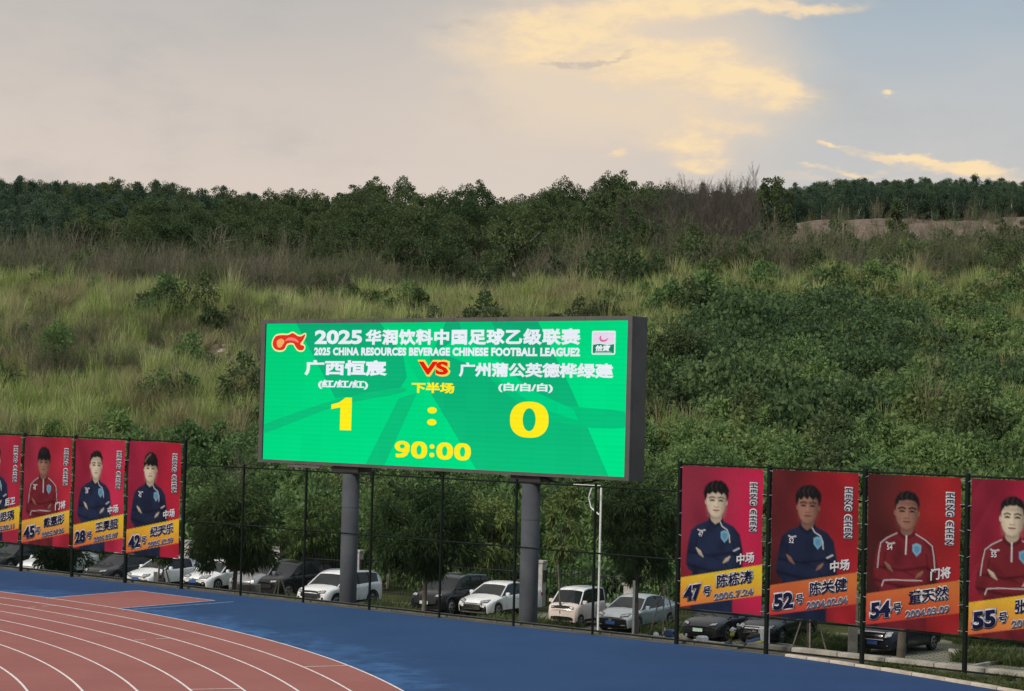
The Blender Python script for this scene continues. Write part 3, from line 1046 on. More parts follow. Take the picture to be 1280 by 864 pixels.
    # neck
    lay(polyy(P([(-.18, .85), (-.20, 1.26), (-.06, 1.42), (.08, 1.42), (.21, 1.26), (.19, .85)]), .02), skin * .66)
    lay(ell(X(.0), Yy(1.12), .26 * k, .10 * k, .6) * .55, skin * .36)
    lay(polyy(P([(-.25, 1.14), (-.28, 1.34), (-.02, 1.52), (.27, 1.34), (.25, 1.14), (.15, 1.29), (-.02, 1.39), (-.15, 1.29)]), .02), (J + JD) * .45)
    # ears, face
    lay(ell(X(-.35), Yy(.66), .045 * k, .10 * k, .2), skin * .72)
    lay(ell(X(.35), Yy(.66), .045 * k, .10 * k, .2), skin * .62)
    face = polyy(P([(-.33, .35), (-.345, .62), (-.325, .84), (-.26, 1.00), (-.15, 1.12), (.0, 1.165), (.15, 1.12), (.26, 1.00), (.325, .84), (.345, .62), (.33, .35), (.16, .20), (-.16, .20)]), .03)
    lx = (x - X(-.08)) / (.38 * k)
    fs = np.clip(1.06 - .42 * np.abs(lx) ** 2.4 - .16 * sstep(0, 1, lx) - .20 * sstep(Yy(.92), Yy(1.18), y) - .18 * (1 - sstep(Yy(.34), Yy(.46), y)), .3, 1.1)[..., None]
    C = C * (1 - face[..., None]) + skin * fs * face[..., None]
    dk = skin * .30
    lay(ell(X(.27), Yy(.86), .10 * k, .20 * k, .9) * .30, skin * .5)
    lay(ell(X(-.27), Yy(.92), .08 * k, .14 * k, .9) * .22, skin * .5)
    fo = cfg.get('fo', 0.0)          # small differences between the faces
    for q in (-1, 1):
        lay(ell(X(q * .15), Yy(.585 + fo), .10 * k, .06 * k, .7) * .55, skin * .52)
        lay(line(P([(q * .215, .615 + fo), (q * .15, .592 + fo), (q * .085, .615 + fo)]), .020 * k, .018) * 1.0, np.array([.010, .008, .008]))
        lay(ell(X(q * .15), Yy(.612 + fo), .036 * k, .022 * k, .5) * .9, np.array([.010, .008, .008]))
        lay(line(P([(q * .215, .655 + fo), (q * .15, .665 + fo), (q * .09, .650 + fo)]), .008 * k, .02) * .35, skin * .5)
        lay(line(P([(q * .25, .525), (q * .16, .485), (q * .06, .515)]), (.022 if cfg['skin'] == 'pale' else .028) * k, .016) * .95, np.array([.018, .013, .012]))
        lay(ell(X(q * .045), Yy(.805), .020 * k, .013 * k, .5) * .8, skin * .22)
    lay(line(P([(.055, .56), (.062, .72), (.085, .79)]), .020 * k, .035) * .45, skin * .48)
    lay(line(P([(-.01, .56), (-.01, .76)]), .016 * k, .03) * .40, np.minimum(skin * 1.25, .95))
    lay(ell(X(0), Yy(.83), .10 * k, .022 * k, .7) * .55, skin * .46)
    lay(line(P([(-.105, .925), (-.03, .915), (.03, .915), (.10, .925)]), .016 * k, .016) * .95, np.array(S(96, 48, 46)[:3]) * (1 if cfg['skin'] == 'pale' else .7))
    lay(ell(X(-.005), Yy(.945), .085 * k, .022 * k, .5) * .75, np.array(S(156, 96, 88)[:3]) * (1 if cfg['skin'] == 'pale' else .62))
    lay(ell(X(0), Yy(.995), .08 * k, .018 * k, .7) * .40, skin * .42)
    # hair
    hc = np.array([.009, .008, .010])
    st = cfg['hair']
    if st == 'short':
        hair = P([(-.35, .58), (-.375, .36), (-.32, .14), (-.16, .01), (.06, -.03), (.24, .05), (.36, .22), (.375, .42), (.35, .58), (.325, .44), (.27, .31), (.10, .25), (-.08, .27), (-.24, .30), (-.325, .44)])
    elif st == 'fringe':
        hair = P([(-.38, .66), (-.42, .38), (-.35, .10), (-.15, -.06), (.08, -.08), (.28, .02), (.40, .22), (.42, .45), (.38, .66), (.34, .52), (.22, .47), (.12, .53), (.0, .47), (-.10, .52), (-.22, .46), (-.33, .52)])
    else:
        hair = P([(-.37, .62), (-.45, .42), (-.41, .16), (-.24, .00), (-.05, -.06), (.16, -.05), (.33, .06), (.44, .26), (.42, .44), (.37, .62), (.335, .46), (.26, .34), (.16, .42), (.05, .32), (-.04, .40), (-.14, .33), (-.24, .42), (-.32, .40)])
    x_, y_ = x, y
    x = x + .008 * np.sin(y * 30 + seed0); y = y + .007 * np.sin(x * 37 + seed0 * 2) + .006 * np.sin(x * 83)
    hm = polyy(hair, .030)
    x, y = x_, y_
    lay(hm, hc)
    strands = np.clip(np.sin((x - cx) * 46 + np.sin(y * 14) * 2.4) * .5 + .5, 0, 1) ** 2
    lay(hm * ell(X(-.10), Yy(.12), .24 * k, .13 * k, .9) * strands * .40, np.array(S(84, 76, 78)[:3]))
    lay(ell(X(0), Yy(.38 if st == 'short' else .50), .30 * k, .06 * k, .9) * face * (1 - hm) * .45, skin * .45)
    if cfg.get('streak'):
        lay(line(P([(-.34, .34), (-.22, .16), (-.02, .02)]), .030 * k, .03) * .8, np.array(S(150, 128, 100)[:3]))
    # kit details
    wht = np.array([.75, .75, .78])
    if cfg['kit'] == 'navy':
        lay(line(P([(.16, 1.30), (.24, 1.44), (.42, 1.54), (.50, 1.72), (.52, 1.95)]), .018 * k, .012) * .9, wht)
        lay(line(P([(.66, 2.22), (.84, 2.12)]), .025 * k, .012) * .85, wht)
        lay(line(P([(0, 1.46), (-.01, 2.1)]), .010 * k, .012) * .5, JD)
    else:
        lay(line(P([(0, 1.36), (-.01, 1.92)]), .022 * k, .012) * .95, wht)
        for q in (-1, 1):
            lay(line(P([(q * .30, 1.29), (q * .60, 1.45), (q * .80, 1.62), (q * .86, 1.95), (q * .90, 2.4)]), .014 * k, .012) * .85, wht)
        lay(line(P([(-.76, 2.96), (-.70, 2.78), (-.4, 2.74), (.5, 2.70)]), .016 * k, .012) * .85, wht)
    lay(line(P([(-.62, 1.60), (-.52, 1.64), (-.38, 1.60)]), .022 * k, .012) * .95, wht)
    bc = np.array(S(128, 184, 210)[:3])
    shd = P([(.20, 1.62), (.34, 1.56), (.48, 1.62), (.47, 1.82), (.34, 1.97), (.21, 1.82)])
    lay(polyy(shd, .015), bc)
    lay(polyy([(X(.34) + (px - X(.34)) * .62, Yy(1.76) + (py - Yy(1.76)) * .62) for px, py in shd], .015) * .6, np.array(S(70, 130, 185)[:3]))
    # slanted name strip
    lT, lB, rT, rB = cfg['strip']
    x = U * W
    yt = H * (lT + (rT - lT) * U); yb = H * (lB + (rB - lB) * U)
    sm = sstep(-.012, .012, y - yt) * (1 - sstep(-.012, .012, y - yb))
    c1 = np.array(S(*cfg['sc'][0])[:3]); c2 = np.array(S(*cfg['sc'][1])[:3])
    q = np.clip(.55 * (y - yt) / (yb - yt) + .35 * (1 - U) + .05 * wob, 0, 1)[..., None]
    q = q * q * (3 - 2 * q)
    lay(sm, c1 * (1 - q) + c2 * q)
    C = C * .50 * (1 + .05 * r_.normal(size=C.shape[:2]))[..., None]
    return np.concatenate([C, np.ones(C.shape[:2] + (1,))], -1)


M_cloth = bpy.data.materials.new('printed_banner_cloth')
M_cloth.use_nodes = True
_t = NT(M_cloth.node_tree); _b = _t.n['Principled BSDF']
_a = _t.new('ShaderNodeVertexColor', layer_name='paint')
_t.l.new(_a.outputs[0], _b.inputs['Base Color']); _b.inputs['Roughness'].default_value = .7; _b.inputs['Specular IOR Level'].default_value = .08
M_ink = material('navy_ink', S(12, 14, 36), S(20, 22, 54), 1.5, .8, spec=.08)
M_inkw = material('white_ink', S(176, 174, 180), rough=.8, spec=.1)
M_inkg = material('grey_ink', S(74, 70, 92), rough=.55)


def banner(k_post, W, z0, z1, cfg, label, text, nu=112):
    H = z1 - z0
    sd = cfg['seed']

    def disp(x, y):       # y from the top
        return (.018 * np.sin(x * 2.1 + sd) * np.sin(y * 1.3 + sd * 2) + .012 * np.sin(x * 5 + y * 2.2 + sd * 3) + .02 * np.sin(x / W * math.pi) * np.sin(y / H * math.pi * .9)
                + cfg.get('crease', 0) * .03 * np.abs(np.sin((x + y * .6) * 5 + sd)) * np.exp(-((x - .25) / .35) ** 2))

    def zedge(x, y):      # bottom edge droops towards the right, as the cloth is tied
        return z1 - y - .05 * (x / W) * 0
    root = empty('player_banner', fp(k_post * SP + (SP - W) / 2, -.085, 0), FANG)
    tag(root, label, 'banner', 'player banners tied to the fence')
    nv = int(nu * H / W)
    C = paint_banner(W, H, nu, nv, cfg)
    U, V_ = np.meshgrid(np.linspace(0, W, nu), np.linspace(0, H, nv))
    sl = cfg.get('cut', 0.0)
    Yd = V_ + 0
    Z = z1 - Yd * (1 - sl * (1 - U / W))
    dd = disp(U, Yd)
    Vt = np.stack([U, -dd, Z], -1).reshape(-1, 3)
    idx = np.arange(nu * nv).reshape(nv, nu)
    F = np.stack([idx[:-1, :-1], idx[1:, :-1], idx[1:, 1:], idx[:-1, 1:]], -1).reshape(-1, 4)
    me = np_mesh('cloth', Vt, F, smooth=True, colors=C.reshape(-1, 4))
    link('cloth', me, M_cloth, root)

    def txt(name, s, bx, mat, bold, ang=0.0, off=.0, rot=False, spacing=1.0, ref=None):
        """bx: x0, y0(top), x1, y1(bottom) in m before rotation by ang about the box's lower left"""
        w_, h_ = bx[2] - bx[0], bx[3] - bx[1]
        if rot: me = text_mesh(s, (0, 0, h_, w_), bold=bold, spacing=spacing, thick=.0016, ref=ref)
        else: me = text_mesh(s, (0, 0, w_, h_), bold=bold, spacing=spacing, thick=.0016, ref=ref)
        n = len(me.vertices); co = np.zeros(n * 3, dtype=np.float32); me.vertices.foreach_get('co', co); co = co.reshape(-1, 3)
        if rot:    # reads downwards
            px = bx[0] + co[:, 2]; py = bx[1] + co[:, 0]
        else:
            ca, sa = math.cos(R(ang)), math.sin(R(ang))
            px = bx[0] + co[:, 0] * ca - co[:, 2] * sa * 0
            py = bx[3] - co[:, 2] - co[:, 0] * sa
        o_ = np.stack([px, -(disp(px, py) + .012 + off) + co[:, 1], z1 - py * (1 - sl * (1 - px / W))], -1).astype(np.float32)
        me.vertices.foreach_set('co', o_.ravel()); me.update()
        link(name, me, mat, root)

    def two(name, s, bx, b1, b2, ang=0.0, rot=False, inner=M_ink, outer=M_inkw, spacing=1.0):
        txt(name + '_outline', s, bx, outer, b2, ang, 0, rot, spacing, b1)
        txt(name, s, bx, inner, b1, ang, .010, rot, spacing, b1)
    st = math.degrees(math.atan((cfg['strip'][0] - cfg['strip'][2]) * H / W))
    w, h = W, H
    two('club_lettering', 'HENG CHEN', (.855 * w, .10 * h, .925 * w, .43 * h), .012, .17, rot=True, spacing=1.25)
    pos, num, name, date = text
    ln = lambda fx, fy: (cfg['strip'][0] + (cfg['strip'][2] - cfg['strip'][0]) * fx + fy) * h     # y on the strip, fy below its top edge
    if pos: txt('position_lettering', pos, (.70 * w, ln(.70, -.10), .92 * w, ln(.70, -.022)), M_inkw, .045, st, .005)
    if num:
        two('squad_number', num, (.05 * w, ln(.05, .065), .28 * w, ln(.05, .175)), .045, .12, st)
        two('number_sign', '号', (.305 * w, ln(.305, .090), .395 * w, ln(.305, .158)), .02, .11, st)
    if name: two('name_lettering', name, (.47 * w, ln(.47, .022), .90 * w, ln(.47, .112)), .018, .10, st)
    if date: two('date_lettering', date, (.44 * w, ln(.44, .150), .91 * w, ln(.44, .198)), .020, .085, st, inner=M_inkg)
    if num:
        fs = cfg['cx'] * w; kk = cfg['k']
        tx = fs - .60 * cfg['kx']; ty = cfg['top'] * h + 1.66 * kk
        txt('shirt_number', num, (tx, ty, tx + .19 * kk, ty + .17 * kk), M_inkw, .03)
    m_ = MB()
    for q in range(7):
        z = z1 - .05 - q * (H - .15) / 6
        for xx, dx in ((0, -1), (W, 1)):
            m_.tube([(xx - dx * .02, -.02, z), (xx + dx * .10, .02, z + random.uniform(-.05, .03))], .0055, 4)
    m_.build('tie', M_inkw, root)
    return root


PINK = ((146, 46, 68), (186, 44, 72), (92, 34, 44)); CRIM = ((100, 36, 42), (172, 38, 50), (66, 28, 34)); ROSE = ((160, 46, 70), (190, 46, 66), (150, 40, 58))
YO = ((250, 214, 60), (236, 112, 70)); OO = ((220, 128, 66), (214, 60, 60))
base = dict(cx=.43, top=.105, k=.87, kx=.97, strip=(.79, .995, .655, .865))
BAN = [
    (-10, 'short', dict(kit='navy', skin='pale', hair='short', bg=PINK, sc=YO, seed=1), 'red player banner cut by the left edge of the photo', ('后卫', '36', '刘思瑀', '2005.02.11')),
    (-9, 'b', dict(kit='red', skin='tan', hair='fringe', bg=ROSE, sc=((246, 206, 70), (226, 104, 76)), seed=2), 'player banner reading 45 with a bowl-cut player in a dark red jacket', ('门将', '45', '戴嘉彤', '2005.07.06')),
    (-8, 'b', dict(kit='navy', skin='pale', hair='short', bg=((160, 38, 66), (212, 52, 88), (120, 38, 58)), sc=((250, 216, 60), (232, 110, 72)), seed=3), 'player banner reading 28 with a short-haired player in a navy jacket', ('中场', '28', '王昊韶', '2006.05.07')),
    (-7, 'b', dict(kit='navy', skin='pale', hair='fringe', streak=1, bg=((164, 38, 70), (196, 40, 66), (130, 36, 56)), sc=((250, 206, 50), (232, 116, 70)), seed=4, dim=1), 'player banner reading 42, last one left of the scoreboard', ('中场', '42', '纪天乐', '2005.12.09')),
    (1, 'b', dict(kit='navy', skin='pale', hair='fluffy', bg=((150, 50, 72), (208, 40, 84), (128, 32, 44)), sc=((250, 220, 56), (236, 124, 72)), seed=5), 'player banner reading 47, first one right of the scoreboard', ('中场', '47', '陈栋涛', '2006.7.24')),
    (2, 'b', dict(kit='navy', skin='tan', hair='fluffy', bg=CRIM, sc=OO, seed=6, dim=1), 'player banner reading 52 with a player in a dark navy jacket', ('中场', '52', '陈关健', '2004.02.04')),
    (3, 'b', dict(kit='red', skin='tan', hair='short', bg=((90, 38, 40), (172, 40, 46), (62, 30, 32)), sc=OO, seed=7), 'player banner reading 54 with folded arms in a dark red jacket', ('门将', '54', '童天然', '2004.03.09')),
    (4, 'b', dict(kit='red', skin='pale', hair='short', bg=((140, 36, 58), (208, 30, 80), (150, 34, 50)), sc=((248, 212, 60), (234, 120, 76)), seed=8, crease=1), 'player banner reading 55 cut by the right edge of the photo', (None, '55', '张宇航', '2005.10.21')),
]
for kp, _, cf, lab, tx in BAN:
    c_ = dict(base); c_.update(cf)
    banner(kp, 2.86 if kp < 0 else 2.78, 1.06, 5.17, c_, lab, tx, 84 if kp < 0 else 116)

# ------------------------------------------------------------------ cars
M_glass = material('car_glass', (.012, .015, .018, 1), (.02, .024, .028, 1), .8, .05, spec=.35)
M_tyre = material('tyre_rubber', (.014, .014, .014, 1), rough=.85)
M_rim = material('alloy_rim', (.42, .43, .45, 1), (.30, .31, .33, 1), 4, .3, metal=.7)
M_chrome = material('chrome', (.62, .62, .64, 1), rough=.18, metal=1.0)
M_lamp = material('headlamp_glass', (.16, .17, .19, 1), (.40, .42, .44, 1), 14, .3, spec=.4)
M_trim = material('black_trim', (.008, .008, .009, 1), rough=.6, spec=.2)
M_tail = material('tail_lamp', (.30, .02, .02, 1), rough=.15)
M_plate_g = material('green_plate', (.30, .55, .42, 1), (.55, .68, .60, 1), 3, .5)
M_plate_b = material('blue_plate', (.02, .08, .30, 1), rough=.5)


def paint(name, c, metal=.0, rough=.28):
    m = material(name, c, tuple(x * .9 for x in c[:3]) + (1,), 1.5, rough - .06, metal=metal, coat=.35 if c[0] > .2 else .12, spec=.5 if c[0] > .2 else .3)
    return m


P_white = paint('white_car_paint', (.78, .79, .80, 1))
P_black = paint('black_car_paint', (.012, .013, .016, 1))
P_dgrey = paint('dark_grey_car_paint', (.030, .032, .037, 1), .2)
P_navy = paint('dark_blue_car_paint', (.014, .018, .030, 1), .3)
P_silver = paint('silver_white_car_paint', (.42, .46, .49, 1), .3)
P_cream = paint('pinkish_white_car_paint', (.70, .60, .55, 1))
P_sil = paint('silver_car_paint', (.32, .33, .34, 1), .6)

KINDS = {
    # hood/belt line (x 0 front .. 1 rear, z m), roof line, other numbers
    'sedan': dict(L=4.66, W=1.81, H=1.45, belt=[(0, .60), (.03, .69), (.09, .77), (.20, .87), (.28, .93), (.55, .95), (.80, 1.00), (.88, 1.04), (.97, 1.03), (1, .86)],
                  roof=[(.24, .90), (.30, 1.08), (.42, 1.40), (.52, 1.45), (.66, 1.42), (.78, 1.24), (.90, 1.03)], rs=.40, re=.70, wh=.325, wx=(.185, .785), sill=.24, tum=.24, bp=.57),
    'suv': dict(L=4.52, W=1.86, H=1.66, belt=[(0, .72), (.025, .84), (.08, .93), (.18, 1.01), (.26, 1.06), (.55, 1.09), (.85, 1.14), (.97, 1.14), (1, .98)],
                roof=[(.22, 1.02), (.28, 1.22), (.38, 1.56), (.50, 1.65), (.75, 1.62), (.90, 1.55), (.985, 1.13)], rs=.375, re=.91, wh=.355, wx=(.19, .79), sill=.30, tum=.17, bp=.56),
    'mini': dict(L=2.92, W=1.50, H=1.62, belt=[(0, .70), (.02, .84), (.06, .92), (.13, .97), (.2, 1.0), (.55, 1.02), (.90, 1.04), (1, .98)],
                 roof=[(.14, .97), (.20, 1.16), (.32, 1.55), (.45, 1.61), (.8, 1.61), (.95, 1.55), (1.0, 1.10)], rs=.31, re=.955, wh=.275, wx=(.165, .83), sill=.26, tum=.12, bp=.60),
    'coupe': dict(L=4.60, W=1.86, H=1.42, belt=[(0, .56), (.03, .66), (.08, .74), (.18, .84), (.27, .91), (.55, .94), (.82, 1.00), (.95, 1.03), (1, .84)],
                  roof=[(.23, .88), (.30, 1.08), (.43, 1.38), (.54, 1.42), (.68, 1.37), (.84, 1.16), (.95, 1.02)], rs=.42, re=.68, wh=.345, wx=(.19, .80), sill=.23, tum=.25, bp=.58),
}


def build_car(kind, paint_m, front, plate=None, rails=False, roof_m=None, label='', pos=(0, 0, 0), yaw=0.0, lamps_m=None, two_tone=False):
    K = KINDS[kind]
    L, W, H = K['L'], K['W'], K['H']
    hw = W / 2
    car = empty('parked_car', pos, yaw)      # local: x to the rear, front bumper at -L/2, y sideways
    tag(car, label, 'car', 'cars parked behind the fence')
    bx = np.array([p[0] for p in K['belt']]); bz = np.array([p[1] for p in K['belt']])
    belt = lambda t: float(np.interp(t, bx, bz))
    rx_ = np.array([p[0] for p in K['roof']]); rz = np.array([p[1] for p in K['roof']])

    def roofz(t):
        # smoothed roof line
        s = 0
        for o_, w_ in ((-.02, .25), (0, .5), (.02, .25)):
            s += w_ * float(np.interp(min(max(t + o_, rx_[0]), rx_[-1]), rx_, rz))
        return s
    wr = K['wh'] + .045
    wxs = [L * a for a in K['wx']]
    sill = K['sill']

    def width(t):      # half width in plan
        f = 1 - .16 * max(0, (.12 - t) / .12) ** 2.2 - .12 * max(0, (t - .90) / .10) ** 2
        return hw * f
    nose = lambda y, zz: .17 * (abs(y) / hw) ** 2.4 * L / 4.6 + .05 * max(0, (zz - .55)) / .3 + .05 * max(0, .42 - zz) / .2
    st = sorted(set([0, .008, .02] + [round(i / 64, 4) for i in range(2, 64)] + [.985, .995, 1.0] + [round(w_ / L + q / L, 4) for w_ in wxs for q in (-wr, wr, -wr * .92, wr * .92, -wr * .7, wr * .7)]))
    st = [t for t in st if 0 <= t <= 1]
    rows = []
    for t in st:
        x = t * L
        zt = belt(t); w = width(t)
        zb = sill - .03 * (t < .03)
        for wc in wxs:
            d = abs(x - wc)
            if d < wr: zb = max(zb, K['wh'] + math.sqrt(wr * wr - d * d) * .97)
        zb = min(zb, zt - .12)
        if t > .97: zb = max(zb, sill + (t - .97) * 3)
        mid = min(max((zb + zt) / 2, .52), zt - .06)
        mid = max(mid, zb + .02)
        crown = .035 + .02 * (t < .28)
        half = [(w * .955, zb), (w * .985, zb + .25 * (mid - zb) + .01), (w, mid), (w * .995, mid + .55 * (zt - mid)), (w * .965, zt - .035), (w * .92, zt - .002), (w * .74, zt + crown * .6), (w * .40, zt + crown), (0, zt + crown * 1.12)]
        pts = []
        for (yy, zz) in half:
            k = max(0.0, 1 - t / .14)
            xo = nose(yy, zz) * k * k
            kr = max(0.0, (t - .9) / .1)
            xo -= .10 * (abs(yy) / hw) ** 2 * kr * kr
            pts.append((x + xo - L / 2, yy, zz))
        rows.append(pts)
    nh = len(rows[0])
    V, F = [], []
    for pts in rows:
        V += [(p[0], -p[1], p[2]) for p in pts] + [p for p in pts[-2::-1]]
    m = 2 * nh - 1
    for i in range(len(rows) - 1):
        for j in range(m - 1):
            F.append((i * m + j, i * m + j + 1, (i + 1) * m + j + 1, (i + 1) * m + j))
    # front and rear caps as rows
    for base_, in ((0,), ((len(rows) - 1) * m,)):
        for j in range(nh - 2):
            F.append((base_ + j, base_ + j + 1, base_ + m - 2 - j, base_ + m - 1 - j))
        F.append((base_ + nh - 2, base_ + nh - 1, base_ + nh))
    b = MB(); b.add(V, F)
    o = b.build('body', paint_m, car, smooth=True)
    md = o.modifiers.new('edge', 'EDGE_SPLIT'); md.split_angle = R(42)
    # dark underside
    b = MB(); b.bbox(-L / 2 + .12, L / 2 - .12, -hw * .80, hw * .80, sill - .06, .62, .02)
    b.build('underbody', M_trim, car)
    # greenhouse
    t0, t1 = K['roof'][0][0], K['roof'][-1][0]
    ts = [t0 + (t1 - t0) * i / 26 for i in range(27)]
    V = []; roofV = []
    edges_top = []
    for t in ts:
        zb = belt(t) - .02; zr = max(roofz(t), zb + .01)
        k = max(0.0, (zr - zb)) / (H - belt(.5))
        w0 = width(t) * .925; w1 = w0 - K['tum'] * k
        x = t * L - L / 2
        V += [(x, -w0, zb), (x, -(w0 * .45 + w1 * .55), zb + (zr - zb) * .6), (x, -w1, zr - .02 * k), (x, -w1 * .72, zr + .025 * k), (x, 0, zr + .045 * k),
              (x, w1 * .72, zr + .025 * k), (x, w1, zr - .02 * k), (x, (w0 * .45 + w1 * .55), zb + (zr - zb) * .6), (x, w0, zb)]
        edges_top.append((t, x, w0, w1, zb, zr, k))
    n = 9
    Fg, Fr = [], []
    for i in range(len(ts) - 1):
        for j in range(n - 1):
            q = (i * n + j, i * n + j + 1, (i + 1) * n + j + 1, (i + 1) * n + j)
            tm = (ts[i] + ts[i + 1]) / 2
            if 2 <= j <= 5 and K['rs'] < tm < K['re']: Fr.append(q)
            else: Fg.append(q)
    b = MB(); b.add(V, Fg); o = b.build('windows', M_glass, car, smooth=True); o.modifiers.new('edge', 'EDGE_SPLIT').split_angle = R(35)
    b = MB(); b.add([(p[0], p[1], p[2] + .012) for p in V], Fr)
    # roof rails and pillars as strips standing slightly proud of the glass
    rp = roof_m or paint_m
    for sg in (-1, 1):
        b.tube([(x, sg * (w1 + .002), zr - .012 * k) for (t, x, w0, w1, zb, zr, k) in edges_top], .030, 6)
        # rear quarter
        tq = [e for e in edges_top if e[0] > K['re'] - .02]
        if len(tq) > 2 and kind in ('sedan', 'coupe'):
            P0 = [(x, sg * (w0 + .006), zb) for (t, x, w0, w1, zb, zr, k) in tq]; P1 = [(x, sg * (w1 + .012), zr) for (t, x, w0, w1, zb, zr, k) in tq]
            for i in range(len(tq) - 1): b.add([P0[i], P0[i + 1], P1[i + 1], P1[i]], [(0, 1, 2, 3)])
        if kind in ('suv', 'mini'):
            tq = [e for e in edges_top if e[0] > K['re'] - .03]
            P0 = [(x, sg * (w0 + .006), zb) for (t, x, w0, w1, zb, zr, k) in tq]; P1 = [(x, sg * (w1 + .012), zr) for (t, x, w0, w1, zb, zr, k) in tq]
            for i in range(len(tq) - 1): b.add([P0[i], P0[i + 1], P1[i + 1], P1[i]], [(0, 1, 2, 3)])
    b.build('roof', rp, car, smooth=False)
    # B pillar, door seams, handles
    b = MB()
    for sg in (-1, 1):
        for tp, wd in ((K['bp'], .05), (K['bp'] + .19 if kind != 'mini' else .86, .035)):
            e = min(edges_top, key=lambda q: abs(q[0] - tp))
            t, x, w0, w1, zb, zr, k = e
            b.add([(x - wd, sg * (w0 + .008), zb), (x + wd, sg * (w0 + .008), zb), (x + wd - .02, sg * (w1 + .016), zr - .02), (x - wd, sg * (w1 + .016), zr - .02)], [(0, 1, 2, 3)])
    b.build('window_pillar', M_trim, car)
    b = MB()
    seams = [K['bp'], K['wx'][0] + .14, K['wx'][1] - .06] if kind != 'mini' else [.30, .72]
    for sg in (-1, 1):
        for tp in seams:
            w = width(tp)
            b.add([(tp * L - L / 2 - .006, sg * (w + .004), .36), (tp * L - L / 2 + .006, sg * (w + .004), .36), (tp * L - L / 2 + .006, sg * (w * .975 + .004), belt(tp) - .03), (tp * L - L / 2 - .006, sg * (w * .975 + .004), belt(tp) - .03)], [(0, 1, 2, 3)])
        # sill trim
        xs0, xs1 = wxs[0] + wr - L / 2 + .01, wxs[1] - wr - L / 2 - .01
        b.box(xs0, xs1, sg * (width(.5) * .965), sg * (width(.5) * .99), sill - .02, sill + .08)
    b.build('door_seam', M_trim, car)
    for tp in ([K['bp'] - .045, K['bp'] + .15] if kind != 'mini' else [.66]):
        b = MB()
        for sg in (-1, 1):
            w = width(tp)
            b.bbox(tp * L - L / 2 - .09, tp * L - L / 2 + .09, min(sg * w * .985, sg * (w + .025)), max(sg * w * .985, sg * (w + .025)), belt(tp) - .16, belt(tp) - .125, .006)
        b.build('door_handle', paint_m, car)
    # mirrors
    for sg in (-1, 1):
        b = MB()
        tm = t0 + .075
        w = width(tm); zc = belt(tm) + .07; x = tm * L - L / 2
        b.bbox(x - .07, x + .06, min(sg * (w - .02), sg * (w + .17)), max(sg * (w - .02), sg * (w + .17)), zc - .05, zc + .08, .025)
        b.build('wing_mirror', paint_m if not two_tone else M_trim, car)
    if kind == 'suv' and two_tone:
        b = MB()
        for sg in (-1, 1):
            for wc in wxs:
                pts_o = []
                for q in range(15):
                    a = math.pi * q / 14
                    pts_o.append((a,))
                for q in range(14):
                    a0, a1 = math.pi * q / 14, math.pi * (q + 1) / 14
                    P = []
                    for a, r_ in ((a0, wr - .01), (a1, wr - .01), (a1, wr + .07), (a0, wr + .07)):
                        xx = wc + r_ * math.cos(a); P.append((xx - L / 2, sg * (width(xx / L) + .012), K['wh'] + r_ * math.sin(a) * .97))
                    b.add(P, [(0, 1, 2, 3)])
        b.build('wheel_arch_trim', M_trim, car)
    if rails:
        for sg in (-1, 1):
            es = [e for e in edges_top if K['rs'] + .02 < e[0] < K['re'] - .02]
            b = MB(); b.tube([(e[1], sg * (e[3] - .05), e[5] + .055) for e in es], .016, 6)
            b.build('roof_rail', M_chrome, car)
    # wheels
    for wc in wxs:
        for sg in (-1, 1):
            wheel = empty('wheel', (wc - L / 2, sg * (hw - .115), K['wh'])); wheel.parent = car
            r = K['wh']
            b = MB(); b.lathe([(r * .62, -.105), (r * .93, -.105), (r, -.075), (r, .075), (r * .93, .105), (r * .62, .105)], 26, 'y')
            b.build('tyre', M_tyre, wheel, smooth=False)
            b = MB(); yo = sg * .095
            b.lathe([(r * .60, yo - sg * .03), (r * .64, yo), (r * .64, yo + sg * .014), (r * .58, yo + sg * .014)], 24, 'y')
            b.build('hub', M_trim, wheel)
            b = MB()
            for q in range(5):
                a = 2 * math.pi * q / 5 + .3
                for da in (-.16, .16):
                    c1, s1 = math.cos(a + da * .4), math.sin(a + da * .4); c2, s2 = math.cos(a + da), math.sin(a + da)
                    px, pz = -math.sin(a), math.cos(a)
                    wv = .018
                    b.add([(c1 * .05 - px * wv, yo + sg * .025, s1 * .05 - pz * wv), (c1 * .05 + px * wv, yo + sg * .025, s1 * .05 + pz * wv), (c2 * r * .6 + px * wv, yo + sg * .022, s2 * r * .6 + pz * wv), (c2 * r * .6 - px * wv, yo + sg * .022, s2 * r * .6 - pz * wv)], [(0, 1, 2, 3)])
            V, F = [], []
            for k_ in range(24):
                a = 2 * math.pi * k_ / 24
                V += [(math.cos(a) * r * .58, yo + sg * .023, math.sin(a) * r * .58), (math.cos(a) * r * .655, yo + sg * .016, math.sin(a) * r * .655)]
                F.append((2 * k_, 2 * k_ + 1, (2 * k_ + 3) % 48, (2 * k_ + 2) % 48))
            b.add(V, F); b.lathe([(.055, yo + sg * .02), (.05, yo + sg * .034)], 12, 'y')
            b.build('rim', M_rim, wheel)

